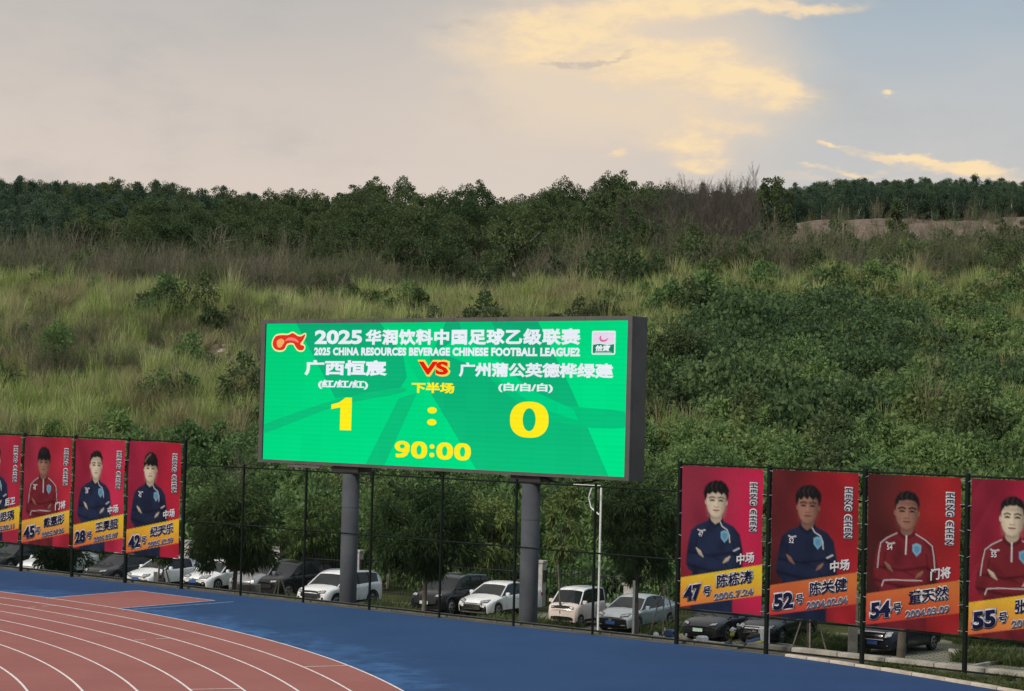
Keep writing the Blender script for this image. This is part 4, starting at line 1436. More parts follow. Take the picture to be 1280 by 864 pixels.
    # front details laid on the nose surface
    def patch(name, mat, ys, zlo, zhi, off=.012, nm=10):
        bb = MB(); V = []; F = []
        for i in range(nm + 1):
            y = ys[0] + (ys[1] - ys[0]) * i / nm
            f_ = i / nm
            for zz in (zlo(f_) if callable(zlo) else zlo, ((zlo(f_) if callable(zlo) else zlo) + (zhi(f_) if callable(zhi) else zhi)) / 2, zhi(f_) if callable(zhi) else zhi):
                # nose x for this height: station whose belt reaches zz
                tt = float(np.interp(zz, bz[:5], bx[:5])) if zz > bz[0] else 0.0
                x = tt * L - L / 2 + nose(y, zz) * max(0, 1 - tt / .14) ** 2 - off
                lift = (.064 * math.sqrt(max(0, 1 - (y / (.93 * hw)) ** 2)) + .012) * min(1, max(0, (zz - bz[0]) / .03))
                V.append((x, y, zz + lift))
            if i:
                a = 3 * i
                F += [(a - 3, a, a + 1, a - 2), (a - 2, a + 1, a + 2, a - 1)]
        bb.add(V, F)
        return bb.build(name, mat, car, smooth=True)
    zf = bz[0]
    g = front
    hw2 = width(0) * .97
    if 'grille' in g:
        z0, z1, w_, mt = g['grille']
        patch('grille', mt, (-w_ * hw2, w_ * hw2), lambda f: z0 + .05 * abs(2 * f - 1) ** 3, lambda f: z1 - .03 * abs(2 * f - 1) ** 3, .014)
        for q in range(g.get('bars', 0)):
            zz = z0 + (z1 - z0) * (q + 1) / (g['bars'] + 1)
            patch('grille_bar', M_chrome, (-w_ * hw2 * .93, w_ * hw2 * .93), zz - .009, zz + .009, .024)
        if g.get('frame'):
            patch('grille_frame', M_chrome, (-w_ * hw2, w_ * hw2), z1 - .03, z1 + .0, .022)
            patch('grille_frame', M_chrome, (-w_ * hw2, w_ * hw2), z0 - .0, z0 + .025, .022)
    if 'lower' in g:
        z0, z1, w_ = g['lower']
        patch('lower_intake', M_trim, (-w_ * hw2, w_ * hw2), lambda f: z0, lambda f: z1 - .04 * abs(2 * f - 1) ** 4, .013)
    if 'lip' in g:
        z0, z1 = g['lip']
        patch('bumper_lip', g.get('lipm', M_trim), (-.92 * hw2, .92 * hw2), z0, z1, .016)
    for sg in (-1, 1):
        y0, y1, z0, z1, sl = g['lamp']
        patch('headlight_surround', M_trim, (sg * (y0 - .03) * hw2, sg * min(1.0, y1 + .01) * hw2), lambda f: z0 + sl * f - .018, lambda f: z1 + sl * f * 1.2 + .006, .010, 8)
        patch('headlight', lamps_m or M_lamp, (sg * y0 * hw2, sg * y1 * hw2), lambda f: z0 + sl * f, lambda f: z1 + sl * f * 1.2 - .01, .016, 8)
        if 'fog' in g:
            y0, y1, z0, z1 = g['fog']
            patch('fog_light', M_trim, (sg * y0 * hw2, sg * y1 * hw2), z0, z1, .018, 4)
            patch('fog_light', M_lamp, (sg * (y0 + .06) * hw2, sg * (y1 - .05) * hw2), z0 + (z1 - z0) * .4, z0 + (z1 - z0) * .65, .024, 3)
    if g.get('badge'):
        bz_ = g['badge']
        b = MB(); b.lathe([(.075, -.012), (.075, 0), (.055, .004)], 16, 'y')
        o = b.build('emblem', M_chrome, car); o.rotation_euler = (0, 0, -math.pi / 2)
        tt = float(np.interp(bz_, bz[:5], bx[:5])) if bz_ > zf else 0
        o.location = (tt * L - L / 2 + nose(0, bz_) - .035, 0, bz_)
    if g.get('star'):
        bz_ = g['star']
        b = MB()
        ringp = [(0, math.cos(2 * math.pi * q / 20) * .10, math.sin(2 * math.pi * q / 20) * .10) for q in range(21)]
        b.tube(ringp, .011, 5, cap=False)
        for q in range(3):
            a = math.pi / 2 + 2 * math.pi * q / 3; b.tube([(0, 0, 0), (0, math.cos(a) * .1, math.sin(a) * .1)], [.018, .004], 5)
        o = b.build('emblem', M_chrome, car); o.location = (-L / 2 + nose(0, bz_) - .04, 0, bz_)
    if plate:
        b = MB(); b.box(-L / 2 - .035, -L / 2 - .02, -.22, .22, g.get('pz', .46), g.get('pz', .46) + .14)
        b.build('number_plate', plate, car)
    # windscreen wipers, tail lights
    b = MB()
    tw = t0 + .012
    for yy in (-.35, .15):
        b.tube([(tw * L - L / 2, yy, belt(tw) + .045), (tw * L - L / 2 + .16, yy + .42, belt(tw) + .16)], .008, 4)
    b.build('wiper', M_trim, car)
    for sg in (-1, 1):
        b = MB(); w = width(.985)
        b.bbox(L / 2 - .18, L / 2 - .004, min(sg * (w - .22), sg * (w + .004)), max(sg * (w - .22), sg * (w + .004)), belt(.985) - .20, belt(.985) - .04, .01)
        b.build('tail_light', M_tail, car)
    # dashboard and seats seen through nothing: the glass is dark
    return car


FR = dict(
    plain=dict(grille=(.30, .50, .72, M_trim), lamp=(.55, .97, .60, .67, .05), lower=(.22, .32, .70)),
    wide=dict(grille=(.42, .62, .88, M_trim), bars=2, lamp=(.58, .99, .62, .70, .05), lower=(.20, .30, .8), lip=(.20, .235), lipm=M_chrome),
    toy=dict(grille=(.26, .52, .60, M_trim), lamp=(.48, .99, .64, .73, .05), fog=(.72, .93, .34, .54), badge=.62),
)


def place(kind, corner_px, yaw_deg=33, **k):
    """put a car so that its near front corner (on the viewer's right) stands at the ground point seen there"""
    x, y = on_ground(corner_px[0], corner_px[1], ZL)
    K = KINDS[kind]
    a = R(yaw_deg)
    f = np.array([-math.sin(a), -math.cos(a)]); r = np.array([math.cos(a), -math.sin(a)])
    c = np.array([x, y]) - f * K['L'] / 2 - r * K['W'] / 2
    # local -x is the front
    yaw = math.atan2(-f[1], -f[0])
    return build_car(kind, pos=(c[0], c[1], ZL), yaw=yaw, **k)


place('sedan', (-2, 717), paint_m=P_dgrey, front=FR['plain'], label='dark grey sedan at the far left behind the first banners')
place('coupe', (48, 724), paint_m=P_white, front=FR['plain'], label='white hatchback with a black roof edge behind a small dark tree at the left')
place('sedan', (131, 733), paint_m=P_dgrey, front=FR['wide'], label='dark sedan under the banner reading 28')
place('sedan', (186, 738), paint_m=P_white, front=dict(FR['plain'], fog=(.75, .95, .28, .50)), plate=M_plate_b, label='white sedan under the banner reading 42 behind a tree stake')
place('sedan', (258, 742), paint_m=P_white, front=FR['toy'], plate=M_plate_b, label='white sedan with an angular bumper left of the round dark tree')
place('suv', (318, 748), paint_m=P_sil, front=dict(grille=(.52, .74, .75, M_trim), bars=3, frame=1, lamp=(.78, 1.0, .66, .80, .02), lip=(.34, .38), lipm=M_chrome), label='silver van nose half hidden by the round dark tree trunk')
place('suv', (345, 750), yaw_deg=38, paint_m=P_black, front=dict(grille=(.50, .70, .7, M_trim), lamp=(.6, .98, .74, .82, .03)), label='dark grey estate car behind the metal cabinet and staked sapling')
place('suv', (406, 765), paint_m=P_white, front=dict(grille=(.58, .82, .72, M_trim), lamp=(.60, .99, .74, .82, .05), lower=(.30, .50, .80), fog=(.84, .96, .42, .62), lip=(.26, .30), lipm=M_chrome), plate=M_black, rails=True, two_tone=True,
      label='white SUV half hidden behind the left scoreboard column')
place('suv', (551, 771), paint_m=P_black, front=dict(grille=(.50, .78, .80, M_trim), lamp=(.66, .99, .78, .88, .03), lower=(.28, .42, .8), lip=(.25, .28), lipm=M_chrome, pz=.50), plate=M_plate_g, rails=True, lamps_m=M_lamp,
      label='black SUV with a green plate left of the two white cars')
place('sedan', (610, 774), paint_m=P_white, front=dict(grille=(.34, .60, .62, M_trim), bars=4, lamp=(.58, .99, .61, .69, .07), fog=(.86, .96, .34, .54), lip=(.22, .27), lipm=M_chrome), label='white sedan with a wide dark grille partly behind the right scoreboard column')
place('mini', (720, 786), yaw_deg=30, paint_m=P_cream, front=dict(grille=(.74, .86, .90, M_trim), lamp=(.62, .88, .76, .84, 0), lower=(.34, .48, .86), lip=(.22, .26)), roof_m=P_white, label='tiny boxy pinkish white city car right of the scoreboard column')
place('sedan', (786, 793), paint_m=P_silver, front=dict(grille=(.28, .60, .95, M_trim), lamp=(.60, .99, .63, .71, .06), fog=(.55, .96, .27, .40), badge=.54, pz=.36), plate=M_plate_b, label='pale silver sedan with a blue plate behind the white pole and tree')
place('coupe', (897, 804), yaw_deg=34, paint_m=P_dgrey, front=dict(lamp=(.66, .97, .60, .68, .05), lower=(.26, .36, .8), pz=.40), plate=M_plate_g, label='dark grey coupe below the banner reading 47')
place('sedan', (967, 809), yaw_deg=32, paint_m=P_black, front=dict(grille=(.48, .70, .62, M_trim), bars=2, frame=1, star=.60, lamp=(.68, .99, .62, .74, .05), lower=(.24, .34, .8)), label='black sedan with a round star emblem below the banner reading 52')
place('suv', (1117, 822), yaw_deg=37, paint_m=P_navy, front=dict(grille=(.62, .86, .60, M_trim), frame=1, bars=1, lamp=(.66, .99, .72, .88, .03), lower=(.34, .46, .7), fog=(.72, .9, .36, .46), pz=.44), plate=M_plate_b, label='black SUV with a blue plate below the banner reading 54')


# ------------------------------------------------------------------ scooters
M_yel = material('yellow_plastic', (.55, .50, .04, 1), rough=.35)
M_blueb = material('dark_blue_plastic', (.05, .09, .24, 1), rough=.35)
M_whp = material('white_plastic', (.70, .72, .74, 1), rough=.35)


def scooter(px, py, yaw, body, trim, label, boxm=None):
    x, y = on_ground(px, py, ZL)
    r_ = empty('scooter', (x, y, ZL), yaw)
    tag(r_, label, 'scooter')
    for wx_ in (-.62, .62):
        w = empty('wheel', (wx_, 0, .24)); w.parent = r_
        b = MB(); b.lathe([(.15, -.045), (.21, -.045), (.24, -.02), (.24, .02), (.21, .045), (.15, .045)], 20, 'y'); b.build('tyre', M_tyre, w)
        b = MB(); b.lathe([(.155, -.03), (.155, .03)], 14, 'y'); b.build('rim', M_rim, w)
    b = MB()
    b.tube([(-.60, 0, .26), (-.50, 0, .62), (-.42, 0, .95)], [.035, .04, .03], 8); b.build('fork', M_trim, r_)
    b = MB(); b.tube([(-.66, 0, .50), (-.56, 0, .60), (-.50, 0, .80), (-.44, 0, .98)], [.05, .09, .10, .06], 8); b.build('front_shield', trim, r_, smooth=True)
    b = MB(); b.tube([(-.84, 0, .30), (-.74, 0, .46), (-.62, 0, .51), (-.46, 0, .42)], [.03, .075, .08, .04], 8); b.build('front_fender', body, r_, smooth=True)
    b = MB(); b.tube([(-.40, -.34, 1.02), (-.44, -.15, 1.0), (-.44, .15, 1.0), (-.40, .34, 1.02)], .018, 8); b.build('handlebar', M_trim, r_)
    b = MB(); b.tube([(-.56, 0, .93), (-.44, 0, 1.0), (-.36, 0, .99)], [.08, .13, .07], 10); b.build('headlight_cowl', boxm or body, r_, smooth=True)
    for sg in (-1, 1):
        b = MB(); b.tube([(-.40, sg * .24, 1.02), (-.36, sg * .30, 1.20)], .008, 5); b.lathe([(.005, -.01), (.06, -.004), (.055, .008)], 12, 'y', (-.36, sg * .31, 1.23))
        b.build('mirror', M_whp if sg < 0 else M_trim, r_)
    b = MB(); b.bbox(-.38, .12, -.13, .13, .24, .31, .03); b.build('footboard', M_trim, r_)
    b = MB(); b.tube([(-.36, -.17, .30), (.06, -.18, .34), (.40, -.21, .50), (.72, -.16, .60)], [.05, .08, .09, .04], 6); b.build('side_panel', trim, r_)
    b = MB(); b.tube([(.05, 0, .34), (.18, 0, .52), (.45, 0, .60), (.78, 0, .66), (.90, 0, .68)], [.08, .15, .17, .13, .05], 10); b.build('body', body, r_, smooth=True)
    b = MB(); b.tube([(.10, 0, .66), (.30, 0, .73), (.60, 0, .77), (.82, 0, .80)], [.08, .12, .11, .05], 10); b.build('seat', M_black, r_, smooth=True)
    b = MB(); b.bbox(.60, .98, -.17, .17, .50 if boxm else .82, 1.10, .04); b.build('storage_box', boxm or trim, r_)
    return r_


scooter(930, 820, R(10), M_blueb, M_yel, 'yellow and dark blue scooter beside the post between banners 47 and 52', boxm=M_whp)
scooter(826, 826, R(60), M_whp, M_blueb, 'white scooter below the tree left of the banner reading 47, only its top showing')
scooter(858, 834, R(40), M_trim, M_whp, 'black scooter just left of the dark grey coupe, only its top showing')

# ------------------------------------------------------------------ small structures of the car park
def pier(px, py, w, h, label):
    x, y = on_ground(px, py, ZL)
    r_ = empty('fence_pier', (x, y, ZL), R(-28))
    tag(r_, label, 'pillar', 'white concrete piers of the iron fence')
    b = MB(); b.bbox(-w / 2, w / 2, -w / 2, w / 2, 0, h - .10, .01); b.build('shaft', M_pier, r_)
    b = MB(); b.bbox(-w / 2 - .05, w / 2 + .05, -w / 2 - .05, w / 2 + .05, h - .10, h, .012); b.build('cap', M_pier, r_)
    b = MB(); b.bbox(w / 2, w / 2 + .07, -.1, .08, h - .75, h - .35, .01); b.build('wall_lamp', M_black, r_)


M_pier = material('white_render', (.46, .44, .42, 1), (.30, .29, .27, 1), 1.6, .9)
def fence_y(x):
    return 99.0 - .45 * x + max(0, -15 - x) * .3


for px, yt, lab in ((240, 675, 'pale fence pier between the banner reading 42 and the round dark tree'), (353, 683, 'pale fence pier right of the round dark tree, behind the dark grey estate car'),
                    (452, 687, 'pale fence pier right of the left scoreboard column above the white SUV'), (680, 700, 'pale fence pier just right of the right scoreboard column'),
                    (793, 728, 'low pale fence pier behind the silver sedan'), (156, 672, 'pale fence pier between the banners reading 28 and 42')):
    # stands on the fence line at the back of the car park
    Yb = fence_y(at_depth(px, 100 if px > 400 else 108))
    X_ = at_depth(px, Yb)
    hor = HY + ROLL * (px - 640)
    h_ = CAMH + (hor - yt) / FPX * Yb - ZL
    r_ = empty('fence_pier', (X_, Yb, ZL), R(-24))
    tag(r_, lab, 'pillar')
    w = .46
    b = MB(); b.bbox(-w / 2, w / 2, -w / 2, w / 2, 0, h_ - .10, .01); b.build('shaft', M_pier, r_)
    b = MB(); b.bbox(-w / 2 - .05, w / 2 + .05, -w / 2 - .05, w / 2 + .05, h_ - .10, h_, .012); b.build('cap', M_pier, r_)
    b = MB(); b.bbox(w / 2, w / 2 + .08, -.12, .10, h_ - 1.0, h_ - .45, .01); b.build('wall_lamp', M_black, r_)
# iron fence between the piers
pf = empty('iron_fence', (0, 0, 0)); tag(pf, 'low dark iron picket fence along the back of the car park', 'fence')
pts = [(x, fence_y(x) + .3) for x in np.arange(-36, 30, 2.4)]
b = MB(); 
for (xa, ya), (xb, yb) in zip(pts[:-1], pts[1:]):
    for q in range(15):
        t = q / 15; x = xa + (xb - xa) * t; y = ya + (yb - ya) * t
        b.tube([(x, y, ZL), (x, y, ZL + 1.9), (x, y, ZL + 2.0)], [.016, .016, .003], 4, cap=False)
    for z in (.25, 1.65):
        rb = MB(); rb.tube([(xa, ya, ZL + z), (xb, yb, ZL + z)], .022, 4, cap=False); rb.build('rail', M_black, pf)
o = b.build('pickets', M_black, pf); o['kind'] = 'stuff'

# metal cabinet with a concrete post beside it
x, y = on_ground(315, 747, ZL)
x, y = at_depth(315, 84), 84
r_ = empty('metal_cabinet', (x, y, ZL), R(-33)); tag(r_, 'dark grey metal cabinet on a frame right of the round dark tree trunk', 'cabinet')
b = MB(); b.bbox(-.34, .30, -.15, .2, .75, 1.95, .012); b.build('box', M_cabg := material('cabinet_grey', (.10, .095, .095, 1), (.14, .13, .13, 1), 2, .6), r_)
b = MB(); b.box(-.38, -.345, -.12, .12, 0, 2.0).box(.305, .34, -.12, .12, 0, 2.0).box(-.344, .304, -.12, .12, 1.96, 2.0).box(-.344, .304, -.1, .1, .66, .70); b.build('frame', M_cabg, r_)
r_ = empty('concrete_post', (at_depth(329, 84.3), 84.3, ZL), 0); tag(r_, 'pale concrete post just right of the metal cabinet', 'post')
b = MB(); b.bbox(-.10, .10, -.10, .10, 0, 2.0, .02); b.build('shaft', M_conc, r_)
r_ = empty('white_pole', (at_depth(201, 82), 82, ZL), 0); tag(r_, 'short white pole in front of the white sedan under the banner reading 42', 'pole')
b = MB(); b.tube([(0, 0, 0), (0, 0, 2.55)], .07, 10); b.lathe([(.08, 2.5), (.08, 2.58)], 10, 'z'); b.build('pole', M_white, r_)
r_ = empty('white_pole', (at_depth(798, 79), 79, ZL), 0); tag(r_, 'thin white pole in front of the silver sedan beside the tree trunk', 'pole')
b = MB(); b.tube([(0, 0, 0), (0, 0, 2.95)], .045, 10); b.lathe([(.05, 2.9), (.05, 2.96)], 10, 'z'); b.build('pole', M_white, r_)
r_ = empty('concrete_post', (at_depth(1072, 74), 74, ZL), 0); tag(r_, 'pale concrete post behind the gap between the banners reading 52 and 54', 'post')
b = MB(); b.bbox(-.15, .15, -.15, .15, 0, 3.2, .02); b.build('shaft', M_conc, r_)

# ------------------------------------------------------------------ vegetation
def leaf_mat(name, cA, cB, cC, dry=None, tr=.32, pscale=.12, rough=.6, gain=1.7):
    """cA..cC: natural variation from leaf to leaf, plant to plant and patch to patch"""
    m = bpy.data.materials.new(name); m.use_nodes = True
    t = NT(m.node_tree); b = t.n['Principled BSDF']
    at = t.new('ShaderNodeAttribute', attribute_name='tone')
    oi = t.new('ShaderNodeObjectInfo')
    geo = t.new('ShaderNodeNewGeometry')
    f = t.m('ADD', t.m('MULTIPLY', at.outputs['Fac'], .45), t.m('MULTIPLY', oi.outputs['Random'], .55))
    cA, cB, cC = [tuple(v * gain for v in q[:3]) + (1,) for q in (cA, cB, cC)]
    if dry is not None: dry = tuple(v * gain for v in dry[:3]) + (1,)
    c = t.mix(t.ramp(f, .1, .6), cA, cB)
    c = t.mix(t.ramp(f, .55, 1.0), c, cC)
    if dry is not None:
        nz = t.noise(geo.outputs['Position'], pscale, 4, .6)
        nn = t.m('ADD', nz, t.m('MULTIPLY', t.m('SUBTRACT', f, .5), .25))
        c = t.mix(t.ramp(nn, .44, .62), c, dry)
    t.l.new(c, b.inputs['Base Color'])
    b.inputs['Roughness'].default_value = rough
    b.inputs['Specular IOR Level'].default_value = .12
    tb = t.new('ShaderNodeBsdfTranslucent'); t.l.new(c, tb.inputs['Color'])
    mx = t.new('ShaderNodeMixShader'); mx.inputs[0].default_value = tr
    t.l.new(b.outputs[0], mx.inputs[1]); t.l.new(tb.outputs[0], mx.inputs[2])
    t.l.new(mx.outputs[0], t.n['Material Output'].inputs[0])
    return m


G = 1.0
L_tree = leaf_mat('dark_evergreen_leaves', (.022, .042, .016, 1), (.040, .066, .024, 1), (.075, .098, .034, 1), gain=1.35)
L_mid = leaf_mat('mid_green_leaves', (.045, .072, .024, 1), (.085, .115, .038, 1), (.15, .17, .060, 1))
L_forest = leaf_mat('forest_leaves', (.026, .044, .020, 1), (.044, .066, .027, 1), (.080, .098, .040, 1), dry=(.050, .068, .032, 1), pscale=.05, gain=1.65)
L_euca = leaf_mat('blue_green_leaves', (.024, .044, .030, 1), (.038, .062, .038, 1), (.062, .088, .050, 1), gain=1.7)
L_bush = leaf_mat('bush_leaves', (.042, .074, .027, 1), (.074, .112, .040, 1), (.135, .172, .060, 1), dry=(.044, .076, .030, 1), pscale=.10, gain=2.3)
L_vine = leaf_mat('vine_leaves', (.038, .062, .026, 1), (.062, .092, .034, 1), (.110, .145, .052, 1), dry=(.085, .110, .042, 1), pscale=.15, gain=1.8)
L_grass = leaf_mat('tall_grass_blades', (.080, .110, .036, 1), (.145, .178, .060, 1), (.29, .275, .145, 1), dry=(.135, .125, .070, 1), pscale=.14, gain=2.3)
L_brush = leaf_mat('brown_grey_brush', (.060, .056, .040, 1), (.088, .080, .058, 1), (.110, .105, .070, 1), dry=(.060, .072, .034, 1), pscale=.06, gain=1.85)
L_bare = leaf_mat('bare_twigs', (.050, .046, .040, 1), (.075, .066, .056, 1), (.10, .09, .075, 1), gain=1.4)
M_bark = material('bark', (.085, .070, .055, 1), (.14, .12, .10, 1), 3, .95, bump=.6, bscale=14)
M_barkp = material('pale_bark', (.34, .31, .27, 1), (.22, .20, .17, 1), 3, .9, bump=.4, bscale=14)


def leaves(P, D, Ln, Wd, r_, droop=0.0):
    """diamond leaves: P base, D unit direction; returns V, F, tone"""
    n = len(P)
    D = D / np.linalg.norm(D, axis=1, keepdims=True)
    rv = r_.normal(size=(n, 3)); rv[:, 2] *= .4
    Sd = np.cross(D, rv + np.array([0, 0, .0])); Sd /= np.linalg.norm(Sd, axis=1, keepdims=True) + 1e-9
    Ln = np.broadcast_to(np.asarray(Ln, float).reshape(-1, 1), (n, 1)); Wd = np.broadcast_to(np.asarray(Wd, float).reshape(-1, 1), (n, 1))
    mid = P + D * Ln * .5
    tip = P + D * Ln; tip[:, 2] -= (droop * Ln)[:, 0]
    V = np.stack([P, mid + Sd * Wd, tip, mid - Sd * Wd], 1).reshape(-1, 3)
    F = np.arange(4 * n).reshape(n, 4)
    tone = np.repeat(r_.random(n), 4)
    return V, F, tone


def sphere_dirs(n, r_):
    v = r_.normal(size=(n, 3)); return v / np.linalg.norm(v, axis=1, keepdims=True)


def crown_mesh(name, h0, h1, rx, nclump, nleaf, ll, lw, r_, shape='round', droop=.2, clr=.22, hang=0.0, inner=.35):
    """a crown between heights h0 and h1 and of radius rx, made of leaf clumps"""
    H = h1 - h0
    d = sphere_dirs(nclump, r_)
    rad = r_.uniform(inner, 1.0, nclump) ** .6
    C = d * rad[:, None]
    if shape == 'cone':
        zz = r_.random(nclump) ** 1.25
        ang = r_.uniform(0, 2 * math.pi, nclump); rr = np.sqrt(r_.uniform(.15, 1, nclump)) * (1 - zz) ** .7
        C = np.stack([rr * np.cos(ang), rr * np.sin(ang), zz * 2 - 1], 1)
    elif shape == 'dome':
        C[:, 2] = np.abs(C[:, 2]) ** .8 * 2 - 1
    lop = 1 + .18 * np.sin(np.arctan2(C[:, 1], C[:, 0]) * 2 + r_.uniform(0, 6)) + .10 * np.sin(np.arctan2(C[:, 1], C[:, 0]) * 5)
    cen = np.stack([C[:, 0] * rx * lop, C[:, 1] * rx * lop, h0 + (C[:, 2] + 1) / 2 * H], 1)
    cr = clr * rx * r_.uniform(.6, 1.4, nclump)
    k = r_.integers(0, nclump, nleaf)
    off = sphere_dirs(nleaf, r_)
    q = r_.random(nleaf) ** .45
    P = cen[k] + off * (cr[k] * q)[:, None] * np.array([1, 1, .75])
    out = off + (cen[k] - np.array([0, 0, (h0 + h1) / 2])) / rx * .6 + r_.normal(size=(nleaf, 3)) * .5
    out[:, 2] += .15 - hang
    Ln = ll * r_.uniform(.6, 1.35, nleaf)
    V, F, tone = leaves(P, out, Ln, lw * r_.uniform(.7, 1.2, nleaf), r_, droop)
    ct = r_.random(nclump)
    tone = np.clip(.55 * tone + .45 * np.repeat(ct[k], 4), 0, 1)
    return V, F, tone, cen, cr


def limbs(h0, h1, cen, r0, r_, n=10, base=None):
    """trunk with forks reaching to some clump centres"""
    b = MB()
    lean = r_.normal(0, .03 * h1, 2)
    pts = [(0, 0, -.1), (lean[0] * .3, lean[1] * .3, h0 * .5), (lean[0] * .7, lean[1] * .7, h0), (lean[0], lean[1], h0 + (h1 - h0) * .55)]
    b.tube(pts, [r0 * 1.15, r0 * .9, r0 * .7, r0 * .3], 8)
    for i in r_.choice(len(cen), min(n, len(cen)), replace=False):
        c = cen[i]
        s = Vector(pts[2]) + Vector((0, 0, r_.uniform(-.1, .5) * (h1 - h0) * .4))
        m = s.lerp(Vector(c), .5) + Vector((0, 0, .06 * (h1 - h0)))
        b.tube([tuple(s), tuple(m), tuple(c)], [r0 * .42, r0 * .26, r0 * .08], 5)
    return b


def tree_thing(name, label, cat, x, y, z, h0, h1, rx, mat, bark=None, seed=1, nclump=70, nleaf=7000, ll=.22, lw=.035, shape='round', droop=.3, hang=.5, group=None, r0=None, clr=.24, inner=.35, trunk=True):
    r_ = np.random.default_rng(seed)
    V, F, tone, cen, cr = crown_mesh(name, h0, h1, rx, nclump, nleaf, ll, lw, r_, shape, droop, clr, hang, inner)
    t = empty(name, (x, y, z), 0)
    tag(t, label, cat, group)
    link('crown', np_mesh('crown', V, F, tone), mat, t)
    if trunk:
        limbs(max(h0, .3), h1, cen, r0 or (.03 * h1), r_).build('trunk', bark or M_bark, t, smooth=True)
    return t


# trees between the fence and the car park (bottom hidden by the edge of the apron)
def lot_tree(px, Yd, crown_px, label, seed, mat=L_tree, **k):
    """crown_px = left, right, top, bottom of the crown in the photo"""
    x = at_depth((crown_px[0] + crown_px[1]) / 2 if px is None else px, Yd)
    hor = HY + ROLL * (px - 640)
    zz = lambda yp: CAMH + (hor - yp) / FPX * Yd - ZL
    h1, h0 = zz(crown_px[2]), zz(crown_px[3])
    rx = (crown_px[1] - crown_px[0]) / 2 / FPX * Yd
    return tree_thing(k.pop('name', 'broadleaf_tree'), label, 'tree', x, Yd, ZL, h0, h1, rx, mat, seed=seed, **k)


lot_tree(297, 82, (245, 350, 603, 716), 'round dark green drooping tree before the white cars left of the scoreboard', 11, nclump=95, nleaf=15000, ll=.24, lw=.028, r0=.12)
lot_tree(536, 83, (478, 600, 606, 722), 'dark green tree between the scoreboard columns in front of the black SUV', 12, nclump=95, nleaf=14000, ll=.24, lw=.028, r0=.11)
lot_tree(802, 79.5, (744, 856, 584, 728), 'dark green tree left of the banner reading 47 above the silver sedan', 13, nclump=100, nleaf=16000, ll=.24, lw=.028, r0=.13)
lot_tree(82, 84.5, (42, 116, 672, 716), 'small dark tree below the banner reading 45 in front of a white car', 14, nclump=34, nleaf=3600, ll=.24, lw=.026, r0=.09, inner=.2)
lot_tree(708, 90, (688, 736, 606, 704), 'slender sapling with sparse pale yellow-green leaves right of the right scoreboard column', 15, mat=L_mid, nclump=60, nleaf=2200, ll=.26, lw=.05, r0=.05, clr=.16)
lot_tree(203, 93, (180, 226, 640, 706), 'dark reddish leafy sapling behind the banner reading 42', 16, nclump=30, nleaf=1800, ll=.22, lw=.04, r0=.06)
lot_tree(1018, 82, (968, 1066, 690, 770), 'dark tree behind the banner reading 52 with its trunk above the grass', 17, nclump=60, nleaf=6000, ll=.24, lw=.03, r0=.09)
lot_tree(1131, 72, (1080, 1186, 640, 742), 'tree behind the banner reading 54, its trunk before the black SUV', 18, nclump=60, nleaf=6000, ll=.24, lw=.03, r0=.16)
lot_tree(1212, 84, (1170, 1262, 640, 770), 'tree behind the banner reading 55 standing in a grass strip', 19, nclump=60, nleaf=6000, ll=.24, lw=.03, r0=.13)
lot_tree(398, 105, (362, 432, 618, 712), 'pale green young tree left of the left scoreboard column', 20, mat=L_mid, nclump=60, nleaf=5500, ll=.30, lw=.04, r0=.06)
lot_tree(491, 104, (462, 520, 612, 696), 'young tree with a pale trunk right of the left scoreboard column', 21, mat=L_mid, bark=M_barkp, nclump=60, nleaf=5500, ll=.30, lw=.04, r0=.08)
lot_tree(612, 103, (570, 652, 622, 708), 'leafy tree behind the white sedan between the scoreboard columns', 22, mat=L_mid, nclump=60, nleaf=6500, ll=.30, lw=.045, r0=.08)

# tree stakes
M_stake = material('wooden_stake', (.30, .26, .21, 1), (.20, .17, .13, 1), 3, .9)
for (px, Yd, hh, lab) in ((212, 83, 2.6, 'tripod of wooden stakes around the sapling below the banner reading 42'), (356, 85, 2.2, 'tripod of pale stakes in front of the dark grey estate car'),
                          (836, 81, 2.6, 'tripod of pale stakes right of the silver sedan'), (1018, 81, 2.3, 'tripod of stakes around the trunk below the banner reading 52')):
    x = at_depth(px, Yd)
    t = empty('tree_stakes', (x, Yd, ZL), 0); tag(t, lab, 'stakes')
    for q in range(3):
        a = 2 * math.pi * q / 3 + .4
        b = MB(); b.tube([(math.cos(a) * .85, math.sin(a) * .85, 0), (math.cos(a) * .06, math.sin(a) * .06, hh)], .03, 6); b.build('stake', M_stake, t)


# ---- geometry-node scatter for what nobody could count
def protos(name, meshes, mat):
    c = bpy.data.collections.new(name)
    for i, me in enumerate(meshes):
        me.materials.append(mat)
        o = bpy.data.objects.new('%s_%02d' % (name, i), me)
        c.objects.link(o)
    return c


